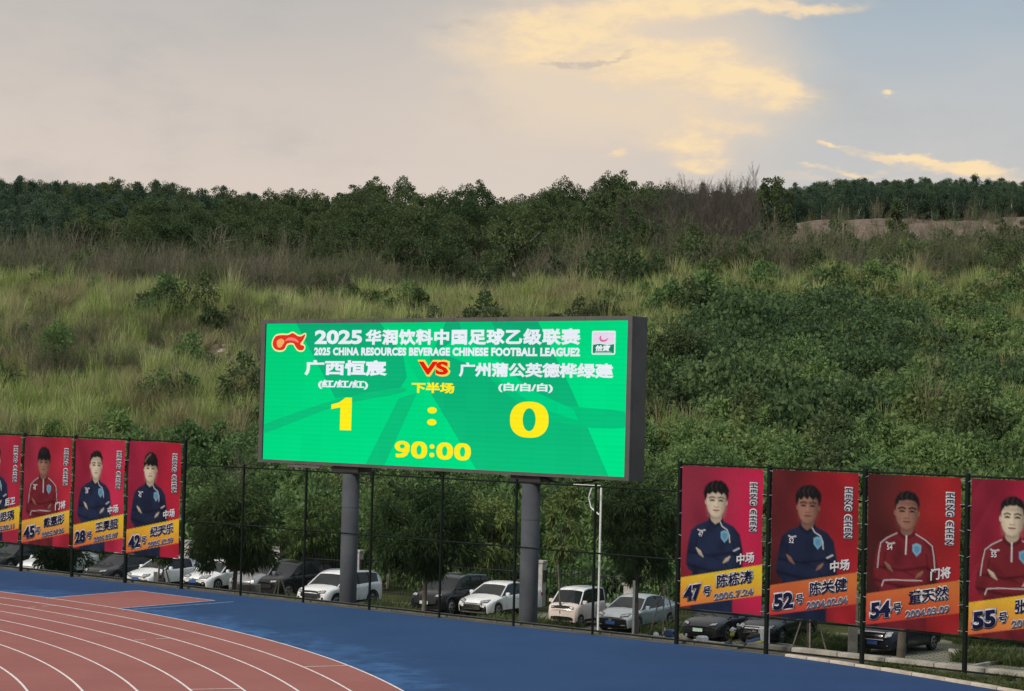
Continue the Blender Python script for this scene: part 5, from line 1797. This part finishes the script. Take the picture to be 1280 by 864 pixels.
def scatter(name, P, rotz, scl, idx, coll, label=None, cat=None, tilt=None):
    n = len(P)
    me = bpy.data.meshes.new(name)
    me.vertices.add(n); me.vertices.foreach_set('co', np.asarray(P, np.float32).ravel())
    rot = np.zeros((n, 3), np.float32); rot[:, 2] = rotz
    if tilt is not None: rot[:, :2] = tilt
    a = me.attributes.new('rot', 'FLOAT_VECTOR', 'POINT'); a.data.foreach_set('vector', rot.ravel())
    a = me.attributes.new('scl', 'FLOAT_VECTOR', 'POINT'); a.data.foreach_set('vector', np.asarray(scl, np.float32).ravel())
    a = me.attributes.new('idx', 'INT', 'POINT'); a.data.foreach_set('value', np.asarray(idx, np.int32))
    o = bpy.data.objects.new(name, me); col.objects.link(o)
    ng = bpy.data.node_groups.new(name, 'GeometryNodeTree')
    ng.interface.new_socket('Geometry', in_out='INPUT', socket_type='NodeSocketGeometry')
    ng.interface.new_socket('Geometry', in_out='OUTPUT', socket_type='NodeSocketGeometry')
    N = ng.nodes; Lk = ng.links
    gi = N.new('NodeGroupInput'); go = N.new('NodeGroupOutput')
    ci = N.new('GeometryNodeCollectionInfo'); ci.inputs['Collection'].default_value = coll
    ci.inputs['Separate Children'].default_value = True; ci.inputs['Reset Children'].default_value = True
    ip = N.new('GeometryNodeInstanceOnPoints'); ip.inputs['Pick Instance'].default_value = True

    def na(nm, typ):
        q = N.new('GeometryNodeInputNamedAttribute'); q.data_type = typ; q.inputs['Name'].default_value = nm
        return q.outputs['Attribute']
    Lk.new(gi.outputs[0], ip.inputs['Points']); Lk.new(ci.outputs[0], ip.inputs['Instance'])
    Lk.new(na('idx', 'INT'), ip.inputs['Instance Index'])
    Lk.new(na('rot', 'FLOAT_VECTOR'), ip.inputs['Rotation']); Lk.new(na('scl', 'FLOAT_VECTOR'), ip.inputs['Scale'])
    Lk.new(ip.outputs[0], go.inputs[0])
    md = o.modifiers.new('scatter', 'NODES'); md.node_group = ng
    tag(o, label, cat, kind='stuff')
    return o


def grass_clump(r_, n, h, spread, w, lean=.35, plume=False):
    V, F, T = [], [], []
    for i in range(n):
        a = r_.uniform(0, 2 * math.pi); d = spread * r_.random() ** .5
        bx, by = d * math.cos(a), d * math.sin(a)
        a2 = a + r_.normal(0, .9); hh = h * r_.uniform(.5, 1.15); ln = hh * lean * r_.uniform(.3, 1.5)
        sx, sy = -math.sin(a2 + r_.normal(0, 1)) * w, math.cos(a2 + r_.normal(0, 1)) * w
        pts = []
        for t, ww in ((0, 1), (.4, .9), (.75, .55), (1.0, .05)):
            x = bx + math.cos(a2) * ln * t * t; y = by + math.sin(a2) * ln * t * t
            z = hh * (t - .28 * t * t * lean * 1.5)
            pts.append((x, y, z, ww))
        b0 = len(V); tn = r_.random()
        for (x, y, z, ww) in pts:
            V += [(x - sx * ww, y - sy * ww, z), (x + sx * ww, y + sy * ww, z)]; T += [tn, tn]
        for q in range(3): F.append((b0 + 2 * q, b0 + 2 * q + 1, b0 + 2 * q + 3, b0 + 2 * q + 2))
    return np_mesh('blades', np.array(V), np.array(F), T)


def bush_mesh(r_, rad, hgt, nclump, nleaf, ll, lw, hang=0.0, inner=.5):
    V, F, tone, cen, cr = crown_mesh('b', 0.0, hgt, rad, nclump, nleaf, ll, lw, r_, 'dome', .15, .30, hang, inner)
    return np_mesh('leaves', V, F, tone)


def brush_mesh(r_, n, h, spread):
    """thin upright branching stems with few leaves"""
    V, F, T = [], [], []
    for i in range(n):
        x, y = r_.normal(0, spread, 2); hh = h * r_.uniform(.4, 1.1)
        p = np.array([x * .4, y * .4, 0.0]); d = np.array([x * .25, y * .25, 1.0]) + r_.normal(0, .12, 3); d /= np.linalg.norm(d)
        e = p + d * hh; s = np.array([-d[1], d[0], 0]) + r_.normal(0, .3, 3); s /= np.linalg.norm(s); w = .014 * (1 + h * .15)
        tn = r_.random()
        b0 = len(V); V += [p - s * w, p + s * w, e]; F.append((b0, b0 + 1, b0 + 2, b0 + 2)); T += [tn] * 3
        for q in range(7):
            t = r_.uniform(.3, 1); o_ = p + d * hh * t; dd = d + r_.normal(0, .55, 3); dd /= np.linalg.norm(dd)
            e2 = o_ + dd * hh * r_.uniform(.12, .35)
            b0 = len(V); V += [o_ - s * w * .7, o_ + s * w * .7, e2]; F.append((b0, b0 + 1, b0 + 2, b0 + 2)); T += [tn] * 3
    me = bpy.data.meshes.new('stems'); me.from_pydata([tuple(v) for v in V], [], [f[:3] for f in F]); me.update()
    a = me.attributes.new('tone', 'FLOAT', 'POINT'); a.data.foreach_set('value', np.asarray(T, np.float32))
    return me


R_ = np.random.default_rng(21)
C_grass = protos('grass_clumps', [grass_clump(R_, 120, 1.5, .60, .013, .45), grass_clump(R_, 100, 1.8, .55, .014, .40), grass_clump(R_, 120, 1.1, .75, .012, .6), grass_clump(R_, 70, 2.4, .40, .014, .3)], L_grass)
C_bush = protos('bushes', [bush_mesh(R_, .95, 1.3, 26, 900, .20, .055), bush_mesh(R_, 1.1, 1.7, 30, 1100, .22, .05, .1), bush_mesh(R_, .8, 1.1, 20, 700, .18, .06), bush_mesh(R_, 1.3, 1.2, 44, 1500, .13, .045, .0, .3), bush_mesh(R_, .9, 1.9, 22, 700, .30, .05, .3, .4), bush_mesh(R_, 1.5, .9, 40, 1300, .20, .05, .2, .3)], L_bush)
C_dark = protos('dark_bushes', [bush_mesh(R_, 1.0, 1.5, 26, 900, .22, .06), bush_mesh(R_, 1.3, 2.2, 34, 1200, .24, .06)], L_forest)
C_vine = protos('vines', [bush_mesh(R_, 1.1, .55, 24, 650, .17, .085, 0, .2), bush_mesh(R_, 1.0, .75, 24, 700, .18, .09, 0, .2), bush_mesh(R_, 1.4, .5, 40, 1100, .13, .06, .1, .1), bush_mesh(R_, .8, .9, 18, 650, .18, .07, .3, .2)], L_vine)
C_brush = protos('brush', [brush_mesh(R_, 60, 2.2, .8), brush_mesh(R_, 70, 1.6, .9), brush_mesh(R_, 46, 3.0, .6)], L_brush)
L_low = leaf_mat('rough_lawn', (.040, .060, .020, 1), (.070, .095, .032, 1), (.13, .14, .06, 1), gain=1.1)
C_low = protos('low_grass', [grass_clump(R_, 60, .35, .40, .016, .7), grass_clump(R_, 50, .5, .4, .016, .6)], L_low)


def vn(X, Y, s, seed):
    r_ = np.random.default_rng(seed)
    o = 0; a = 0
    for k in range(3):
        f = s * 2 ** k; w = .5 ** k
        for q in range(3):
            th_ = r_.uniform(0, 2 * math.pi); o = o + w * np.sin((X * math.cos(th_) + Y * math.sin(th_)) * f * 2.2 + r_.uniform(0, 6) + 1.3 * np.sin((X * math.sin(th_) - Y * math.cos(th_)) * f * 1.7 + r_.uniform(0, 6)))
            a += w * .55
    return o / a


def cand(dens, y0, y1, u0=-190, u1=1470, seed=1):
    """random ground points between depths y0 and y1 inside the fan of bearings u0..u1"""
    r_ = np.random.default_rng(seed)
    k0, k1 = (u0 - 640) / FPX, (u1 - 640) / FPX
    area = (k1 - k0) * (y1 ** 2 - y0 ** 2) / 2
    n = int(area * dens)
    Y = np.sqrt(r_.uniform(y0 ** 2, y1 ** 2, n)); X = Y * r_.uniform(k0, k1, n)
    k = yeff(X, Y) > 107.3
    X, Y = X[k], Y[k]
    return X, Y, 640 + FPX * X / Y, r_


def emit(name, X, Y, r_, coll, ncoll, s0, s1, label, cat, sz=None, sink=.05, mound=1.0):
    n = len(X)
    s = r_.uniform(s0, s1, n) * (1 + .35 * mound * vn(X, Y, .42, 40))
    scl = np.stack([s, s, s * r_.uniform(.8, 1.25, n) * (sz if sz is not None else 1)], 1)
    P = np.stack([X, Y, th(X, Y) - sink], 1)
    print(name, n)
    return scatter(name, P, r_.uniform(0, 2 * math.pi, n), scl, r_.integers(0, ncoll, n), coll, label, cat)


sm = lambda a, b, v: sstep(a, b, v)
def mat_region(X, Y):
    """the dark vine mats of the right slope: a large one and some small ones"""
    u = 640 + FPX * X / Y; f = np.zeros(np.shape(X))
    wob = .30 * vn(X, Y, .30, 44)
    for cu, cy, ru, ry in ((1000, 162, 150, 15), (1110, 150, 90, 8), (1230, 140, 60, 6), (900, 137, 50, 5), (1040, 132, 70, 4), (830, 150, 30, 5)):
        d = np.sqrt(((u - cu) / ru) ** 2 + ((Y - cy) / ry) ** 2) + wob
        f = np.maximum(f, np.clip((1.15 - d) / .35, 0, 1))
    return f


# weights of the plant communities over the slope
def wt(u, Y, X):
    right_ = sm(700, 860, u + 30 * vn(X, Y, .12, 5))
    yj = yeff(X, Y) + 5 * vn(X, Y, .10, 6)
    # left and centre: bush foot, bright grass, mixed brown, crest grass
    g_l = sm(128, 134, yj) * (1 - .72 * sm(151, 155, yj) * (1 - sm(169, 173, yj)))
    g_r = sm(176, 190, yj) * .55 + .06 + .42 * sm(.35, .8, vn(X, Y, .14, 8)) + .8 * sm(180, 130, u - 700) * sm(150, 170, yj)
    grass = g_l * (1 - right_) + np.clip(g_r, 0, 1) * right_ * sm(128, 140, yj)
    bush_l = (1 - sm(129, 137, yj)) + .25 * sm(.3, .7, vn(X, Y, .2, 9))
    bush_r = (1 - .55 * sm(150, 162, yj)) * (.35 + .65 * sm(-.35, .25, vn(X, Y, .16, 10)))
    bush = bush_l * (1 - right_) + bush_r * right_
    vine = right_ * (sm(136, 146, yj) * (1 - sm(186, 198, yj)) + .35 * (1 - sm(136, 146, yj)))
    brush = (1 - right_) * (.30 * sm(150, 156, yj) * (1 - sm(170, 176, yj)) + .05) + right_ * .30 * sm(185, 200, yj)
    dark = (1 - right_) * .16 * sm(.35, .7, vn(X, Y, .13, 11)) + right_ * (.22 * sm(.1, .6, vn(X, Y, .09, 12)) + .25 * sm(190, 200, yj) * sm(.2, .5, vn(X, Y, .1, 13)))
    bare = barren(X, Y)
    mt = 1 - .92 * mat_region(X, Y)
    grass, bush, vine, dark = grass * mt, bush * mt, vine * mt, dark * mt
    return grass * (1 - bare * .9), bush * (1 - bare), vine * (1 - bare), brush * (1 - .5 * bare), dark * (1 - bare)


X, Y, u, r_ = cand(3.4, 90, 232, seed=31)
w = wt(u, Y, X); k = r_.random(len(X)) < w[0] * (1.0 - .25 * sm(170, 230, Y))
emit('tall_grass', X[k], Y[k], r_, C_grass, 4, .65, 1.15, 'tall yellow-green grass covering the slope', 'grass')
X, Y, u, r_ = cand(1.2, 90, 232, seed=32)
w = wt(u, Y, X); k = r_.random(len(X)) < w[1] * (.30 + .70 * sm(-.25, .25, vn(X, Y, .30, 41)))
emit('bushes', X[k], Y[k], r_, C_bush, 6, .55, 1.35, 'bright green leafy bushes on the lower slope', 'bushes')
X, Y, u, r_ = cand(2.4, 90, 215, u0=640, seed=33)
w = wt(u, Y, X); k = r_.random(len(X)) < w[2] * .9
emit('creeping_vines', X[k], Y[k], r_, C_vine, 4, .7, 1.7, 'creeping vines matted over the right slope', 'vines')
L_vined = leaf_mat('dark_vine_leaves', (.030, .055, .026, 1), (.048, .080, .034, 1), (.085, .125, .050, 1), gain=1.55)
C_vined = protos('dark_vines', [bush_mesh(R_, 1.2, .6, 30, 900, .15, .07, 0, .2), bush_mesh(R_, 1.0, .8, 30, 900, .16, .075, 0, .2), bush_mesh(R_, 1.5, 1.3, 44, 1500, .15, .07, 0, .3)], L_vined)
X, Y, u, r_ = cand(1.9, 128, 200, u0=780, seed=43)
k = r_.random(len(X)) < .85 * mat_region(X, Y)
emit('dark_vines', X[k], Y[k], r_, C_vined, 3, .8, 1.6, 'dark green vines matted over the mounds in the middle of the right slope', 'vines', mound=1.6)
X, Y, u, r_ = cand(1.2, 90, 232, seed=34)
w = wt(u, Y, X); k = r_.random(len(X)) < w[3]
emit('dry_brush', X[k], Y[k], r_, C_brush, 3, .5, 1.0, 'brown dry brush among the grass', 'brush')
X, Y, u, r_ = cand(.55, 90, 240, seed=35)
w = wt(u, Y, X); k = r_.random(len(X)) < w[4] * 1.3
emit('dark_bushes', X[k], Y[k], r_, C_dark, 2, .6, 1.5, 'dark green bushes scattered over the slope', 'bushes')
# grey-brown scrub terrace behind the crest
X, Y, u, r_ = cand(.85, 196, 305, seed=36)
k = (Y < np.where(u < 100, 252, np.where(u < 440, 242, 300))) & (r_.random(len(X)) < np.where(u < 560, 1.0, .25) * (1 - sm(235, 255, Y) * sm(90, 110, u) * sm(455, 440, u) * .8)) & ((u < 860) | (Y < 236))
emit('scrub', X[k], Y[k], r_, C_brush, 3, 1.0, 1.7, 'grey-brown scrub behind the grassy crest', 'scrub')
X, Y, u, r_ = cand(.50, 198, 262, seed=37)
k = (r_.random(len(X)) < sm(-.5, .3, vn(X, Y, .10, 15))) & ((u < 880) | (Y < 238)) & (Y < 260)
emit('scrub_bushes', X[k], Y[k], r_, C_dark, 2, .7, 1.5, 'dull green bushes in the scrub behind the crest', 'bushes')
# sparse weeds on the bare clay on the right
X, Y, u, r_ = cand(.05, 243, 318, u0=880, seed=38)
emit('clay_weeds', X, Y, r_, C_brush, 3, .5, .9, 'sparse weeds on the bare clay strip', 'weeds')
# foliage screen at the foot of the slope behind the iron fence
X, Y, u, r_ = cand(1.8, 90, 136, seed=39)
k = yeff(X, Y) < 111
P = emit('hedge_bushes', X[k], Y[k], r_, C_bush, 6, .9, 1.6, 'dense bushes behind the iron fence', 'bushes', sz=1.25)
# low grass in the planted strips of the car park
def strip_grass(name, pts, dens, label, s0=.7, s1=1.3):
    r_ = np.random.default_rng(len(name))
    V, A = [], []
    (xa, ya), (xb, yb), w_ = pts
    L = math.hypot(xb - xa, yb - ya); n = int(L * w_ * dens)
    t = r_.random(n); q = r_.uniform(-.5, .5, n) * w_
    dx, dy = (xb - xa) / L, (yb - ya) / L
    X = xa + (xb - xa) * t - dy * q; Y = ya + (yb - ya) * t + dx * q
    s = r_.uniform(s0, s1, n)
    scatter(name, np.stack([X, Y, np.full(n, ZL)], 1), r_.uniform(0, 6.3, n), np.stack([s, s, s], 1), r_.integers(0, 2, n), C_low, label, 'grass')
for nm, a, b, w_, lab in (('grass_strip', (440, 764), (520, 770), 5.0, 'rough grass strip between the white and the black SUV'), ('grass_strip', (618, 778), (700, 788), 3.0, 'grass strip in front of the white sedan'),
                          ('grass_strip', (350, 752), (380, 757), 4.0, 'grass around the stakes beside the metal cabinet'), ('grass_strip', (996, 806), (1066, 808), 5.5, 'grass strip below the banner reading 52'),
                          ('grass_strip', (1205, 822), (1290, 828), 3.5, 'grass strip below the banner reading 55'), ('grass_strip', (840, 786), (870, 790), 5.0, 'grass right of the silver sedan'),
                          ('grass_strip', (1190, 800), (1290, 802), 5.0, 'dark grass behind the parking bay at the right')):
    strip_grass(nm, (on_ground(*a, z=ZL), on_ground(*b, z=ZL), w_), 9, lab)
# weeds along the fence foot on the right
r_ = np.random.default_rng(5); n = 260
s_ = r_.uniform(9.5, 22, n); d_ = np.interp(s_, [p[0] for p in KERB], [p[1] for p in KERB]) * r_.uniform(.0, .85, n) + .1
P = np.array([fp(a, b, -.02) for a, b in zip(s_, d_)]); s = r_.uniform(.2, .55, n)
scatter('verge_grass', P, r_.uniform(0, 6.3, n), np.stack([s, s, s], 1), r_.integers(0, 2, n), C_low, 'thin grass between the kerb and the fence', 'grass')


# ---- trees of the hill
def whole_tree(r_, h, rx, crown0, nclump, nleaf, ll, lw, shape, clr=.26, inner=.35, trunk=True, nl=5):
    V, F, tone, cen, cr = crown_mesh('t', crown0 * h, h, rx, nclump, nleaf, ll, lw, r_, shape, .15, clr, .1, inner)
    me = bpy.data.meshes.new('tree')
    b = limbs(crown0 * h, h, cen, .018 * h + .02, r_, nl)
    nv = len(V)
    VV = np.concatenate([V, np.array(b.v)]); FF = F.tolist() + [tuple(i + nv for i in f) for f in b.f]
    me.from_pydata(VV.tolist(), [], FF); me.update()
    mi = np.zeros(len(FF), np.int32); mi[len(F):] = 1
    me.polygons.foreach_set('material_index', mi)
    a = me.attributes.new('tone', 'FLOAT', 'POINT'); a.data.foreach_set('value', np.concatenate([tone, np.full(len(b.v), .5)]).astype(np.float32))
    return me


def bare_tree(r_, h, rx):
    b = MB(); tips = []
    b.tube([(0, 0, 0), (0, 0, h * .5), (r_.normal(0, .1), 0, h)], [.05, .035, .01], 4, cap=False)
    for q in range(26):
        z = h * r_.uniform(.25, .95); a = r_.uniform(0, 6.28); ln = rx * (1.1 - .6 * z / h) * r_.uniform(.6, 1.2)
        p0 = Vector((0, 0, z)); p1 = p0 + Vector((math.cos(a) * ln * .6, math.sin(a) * ln * .6, ln * .9)); p2 = p0 + Vector((math.cos(a) * ln, math.sin(a) * ln, ln * 1.9))
        b.tube([p0, p1, p2], [.022, .014, .005], 3, cap=False)
        for _ in range(7):
            t = r_.uniform(.2, 1); s = p0.lerp(p2, t); e = s + Vector((r_.normal(0, .3), r_.normal(0, .3), r_.uniform(.2, .8))) * ln * .6
            b.tube([s, e], [.010, .003], 3, cap=False)
    me = bpy.data.meshes.new('bare'); me.from_pydata(b.v, [], b.f); me.update()
    a = me.attributes.new('tone', 'FLOAT', 'POINT'); a.data.foreach_set('value', r_.random(len(b.v)).astype(np.float32))
    return me


rT = np.random.default_rng(77)
BROAD = [whole_tree(rT, 8.5, 3.0, .22, 56, 4800, .30, .10, 'round', .32, .5) for _ in range(6)] + [whole_tree(rT, 11.5, 2.6, .20, 54, 4600, .30, .10, 'round', .32, .5) for _ in range(4)]
for me in BROAD: me.materials.append(L_forest); me.materials.append(M_bark)
EUCA = [whole_tree(rT, 10.0, 2.2, .04, 60, 4200, .30, .09, 'round' if q % 2 else 'cone', .36, .4, nl=3) for q in range(6)]
for me in EUCA: me.materials.append(L_euca); me.materials.append(M_barkp)
BARE = [bare_tree(rT, 7.5, 1.3) for _ in range(4)]
for me in BARE: me.materials.append(L_bare)


def grid_pts(u0, u1, y0, y1, step, seed, jit=.4, cond=None):
    r_ = np.random.default_rng(seed); out = []
    y = y0; row = 0
    while y < y1:
        x0, x1 = (u0 - 640) / FPX * y, (u1 - 640) / FPX * y
        x = x0 + (row % 2) * step * .5
        while x < x1:
            xx, yy = x + r_.normal(0, jit * step * .5), y + r_.normal(0, jit * step * .5)
            uu = 640 + FPX * xx / yy
            if cond is None or cond(uu, yy): out.append((xx, yy))
            x += step
        y += step * .85; row += 1
    return out


def plant(pts, meshes, name, label, cat, group, s0, s1, seed, limit=300, stuff_name=None, stuff_label=None, sfun=None):
    r_ = np.random.default_rng(seed)
    pts = sorted(pts, key=lambda p: p[1])
    rest = pts[limit:]
    for (x, y) in pts[:limit]:
        me = meshes[r_.integers(0, len(meshes))]
        o = bpy.data.objects.new(name, me); col.objects.link(o)
        s = r_.uniform(s0, s1) * (sfun(x, y) if sfun else 1)
        o.location = (x, y, float(th(x, y)) - .2); o.rotation_euler = (r_.normal(0, .04), r_.normal(0, .04), r_.uniform(0, 6.3)); o.scale = (s, s, s * r_.uniform(.85, 1.15))
        tag(o, label, cat, group)
    if rest:
        c = bpy.data.collections.new(stuff_name)
        for i, me in enumerate(meshes):
            q = bpy.data.objects.new('%s_kind_%02d' % (stuff_name, i), me); c.objects.link(q)
        n = len(rest); X = np.array([p[0] for p in rest]); Y = np.array([p[1] for p in rest]); s = r_.uniform(s0, s1, n)
        if sfun: s = s * np.array([sfun(a, b) for a, b in rest])
        scatter(stuff_name, np.stack([X, Y, th(X, Y) - .2], 1), r_.uniform(0, 6.3, n), np.stack([s, s, s * r_.uniform(.85, 1.15, n)], 1), r_.integers(0, len(meshes), n), c, stuff_label, cat)
    print(name, len(pts))


# broadleaf wood: centre (down to the crest) and left flank
cen_ = grid_pts(425, 850, 214, 318, 3.3, 1, cond=lambda u, y: y > 214 + max(0, (560 - u)) * .34 + max(0, u - 700) * .30 and u < 838)
lef_ = grid_pts(95, 470, 236, 330, 3.5, 2, cond=lambda u, y: y > 240 + max(0, 190 - u) * .14)
hgt = lambda x, y: (.62 + .38 * float(sstep(215, 262, np.array(y)))) * (1.0 if 640 + FPX * x / y > 430 else .84)
plant(cen_ + lef_, BROAD, 'woodland_tree', 'dark green broadleaf tree in the wood on the hill behind the scoreboard', 'tree', 'broadleaf trees of the wood on the hill', .52, .92, 3,
      stuff_name='far_woodland', stuff_label='treetops farther back in the wood on the hill', sfun=hgt)
eu = grid_pts(-170, 380, 246, 352, 2.7, 4, .35, cond=lambda u, y: y > 246 + max(0, u - 80) * .30)
er = grid_pts(850, 1450, 309, 424, 2.9, 5, .30)
plant(eu, EUCA, 'plantation_tree', 'slim dark green tree in the plantation on the left skyline', 'tree', 'plantation trees on the left skyline', .56, .76, 6, 100, 'left_plantation', 'far rows of the plantation on the left skyline')
plant(er, EUCA, 'plantation_tree', 'small blue-green tree in the plantation on the right skyline', 'tree', 'plantation trees on the right skyline', .44, .60, 7, 200, 'right_plantation', 'far rows of the plantation on the right skyline')
ba = grid_pts(740, 985, 236, 300, 2.0, 8, .5, cond=lambda u, y: u > 765 + (y - 236) * 1.0 and u < 944 - (y - 240) * .1)
plant(ba, BARE, 'bare_tree', 'leafless grey-brown tree in the thicket right of the wood', 'tree', 'leafless trees right of the wood', .75, 1.15, 9, 300, 'bare_thicket', 'leafless thicket behind')


# single trees one can point at
def hill_tree(px, ytop, ybot, Y_, halfw, label, seed, mat=L_forest, shape='round', name='tree', nleaf=5000, nclump=60, inner=.3, cat='tree', ll=.30, lw=.09, c0=.18, bark=None, trunk=True, clr=.24):
    x = at_depth(px, Y_); z = float(th(x, Y_)); hor = HY + ROLL * (px - 640)
    h = CAMH + (hor - ytop) / FPX * Y_ - z
    rx = halfw / FPX * Y_
    return tree_thing(name, label, cat, x, Y_, z, c0 * h, h, rx, mat, bark, seed, nclump, nleaf, ll, lw, shape, .15, .1, None, None, clr, inner, trunk)


hill_tree(966, 216, 285, 262, 24, 'tall dark tree against the sky at the left end of the clay strip', 41, shape='round', nleaf=7000, c0=.12, name='lone_tree')
hill_tree(1117, 250, 300, 244, 17, 'dark conical tree in front of the bare clay strip', 42, shape='cone', nleaf=4500, c0=.05, name='lone_tree')
hill_tree(1248, 274, 296, 246, 12, 'left of two round dark bushes at the right end of the bare clay strip', 43, shape='dome', nleaf=2600, c0=.0, name='round_bush', cat='bush', trunk=False)
hill_tree(1270, 276, 298, 244, 13, 'right of two round dark bushes at the right end of the bare clay strip', 44, shape='dome', nleaf=2600, c0=.0, name='round_bush', cat='bush', trunk=False)
hill_tree(846, 408, 470, 148, 38, 'large round bush just right of the scoreboard cabinet', 45, mat=L_forest, shape='dome', nleaf=8000, nclump=80, c0=.0, name='round_bush', cat='bush', ll=.18, lw=.08, trunk=False)
hill_tree(1068, 402, 450, 150, 8, 'small dark sapling on the vine-covered slope', 46, nleaf=1200, nclump=20, c0=.1, name='sapling', ll=.2, lw=.05)
hill_tree(735, 312, 372, 208, 24, 'bright green bushy tree at the edge of the crest right of centre', 47, mat=L_bush, shape='dome', nleaf=4000, c0=.0, name='bushy_tree', ll=.28, lw=.08)
hill_tree(520, 362, 396, 178, 16, 'dark bush on the crest above the scoreboard', 48, shape='dome', nleaf=3000, c0=.0, name='round_bush', cat='bush', ll=.25, lw=.07, trunk=False)
hill_tree(690, 388, 400, 170, 12, 'small dark bush above the right half of the scoreboard', 49, shape='dome', nleaf=2000, c0=.0, name='round_bush', cat='bush', ll=.25, lw=.07, trunk=False)
hill_tree(640, 252, 350, 214, 34, 'dark tree with a bare white trunk in front of the wood', 50, nleaf=5200, c0=.30, bark=M_barkp, name='pale_trunk_tree')
hill_tree(520, 258, 350, 216, 40, 'broad dark tree at the front edge of the wood above the scoreboard', 51, nleaf=7000, c0=.15, name='broad_tree')
hill_tree(790, 262, 330, 222, 30, 'dense dark tree at the right front edge of the wood', 52, nleaf=5500, c0=.1, name='broad_tree')
hill_tree(205, 270, 330, 240, 34, 'broad green tree at the left front edge of the wood', 53, mat=L_forest, nleaf=6500, c0=.08, name='broad_tree')
hill_tree(70, 400, 455, 152, 24, 'large pale green grass-like bush on the left slope', 54, mat=L_bush, shape='dome', nleaf=5000, c0=0, name='round_bush', cat='bush', ll=.3, lw=.03, trunk=False)

# rocks on the bare clay
M_rock = material('pale_rock', (.36, .31, .27, 1), (.22, .18, .155, 1), 1.2, .95, bump=.6, bscale=5)
def rock(x, y, s, label, seed):
    r_ = np.random.default_rng(seed)
    bm_v = []; b = MB()
    n1, n2 = 7, 10
    ph = r_.uniform(0, 6, 4)
    for i in range(n1 + 1):
        a = math.pi * i / n1
        for j in range(n2):
            t = 2 * math.pi * j / n2
            k = 1 + .22 * math.sin(3 * t + ph[0]) * math.sin(a) + .18 * math.sin(2 * t + 3 * a + ph[1]) + r_.normal(0, .05)
            bm_v.append((s * k * math.sin(a) * math.cos(t) * 1.5, s * k * math.sin(a) * math.sin(t), s * .55 * k * math.cos(a)))
    F = [(i * n2 + j, i * n2 + (j + 1) % n2, (i + 1) * n2 + (j + 1) % n2, (i + 1) * n2 + j) for i in range(n1) for j in range(n2)]
    b.add(bm_v, F); o = b.build('rock', M_rock); o.location = (x, y, float(th(x, y)) + s * .2)
    tag(o, label, 'rock', None)
rock(at_depth(1186, 262), 262, .85, 'largest pale rock on the bare clay strip right of the conical tree', 1)
rock(at_depth(1232, 258), 258, .4, 'small pale rock near the right end of the bare clay strip', 2)
rock(at_depth(1088, 264), 264, .4, 'small pale rock left of the conical tree on the clay strip', 3)
for i, (px, Y_, s) in enumerate(((100, 158, .5), (112, 160, .4), (92, 157, .35), (42, 160, .45), (195, 163, .5), (186, 165, .4), (200, 161, .35), (280, 162, .4), (283, 166, .35), (60, 172, .35), (225, 158, .3))):
    x = at_depth(px, Y_)
    rock(x, Y_, s, 'pinkish stone lying in the bare patches of the left slope', 10 + i)
    bpy.context.scene.collection.objects[-1]['group'] = 'stones on the left slope'
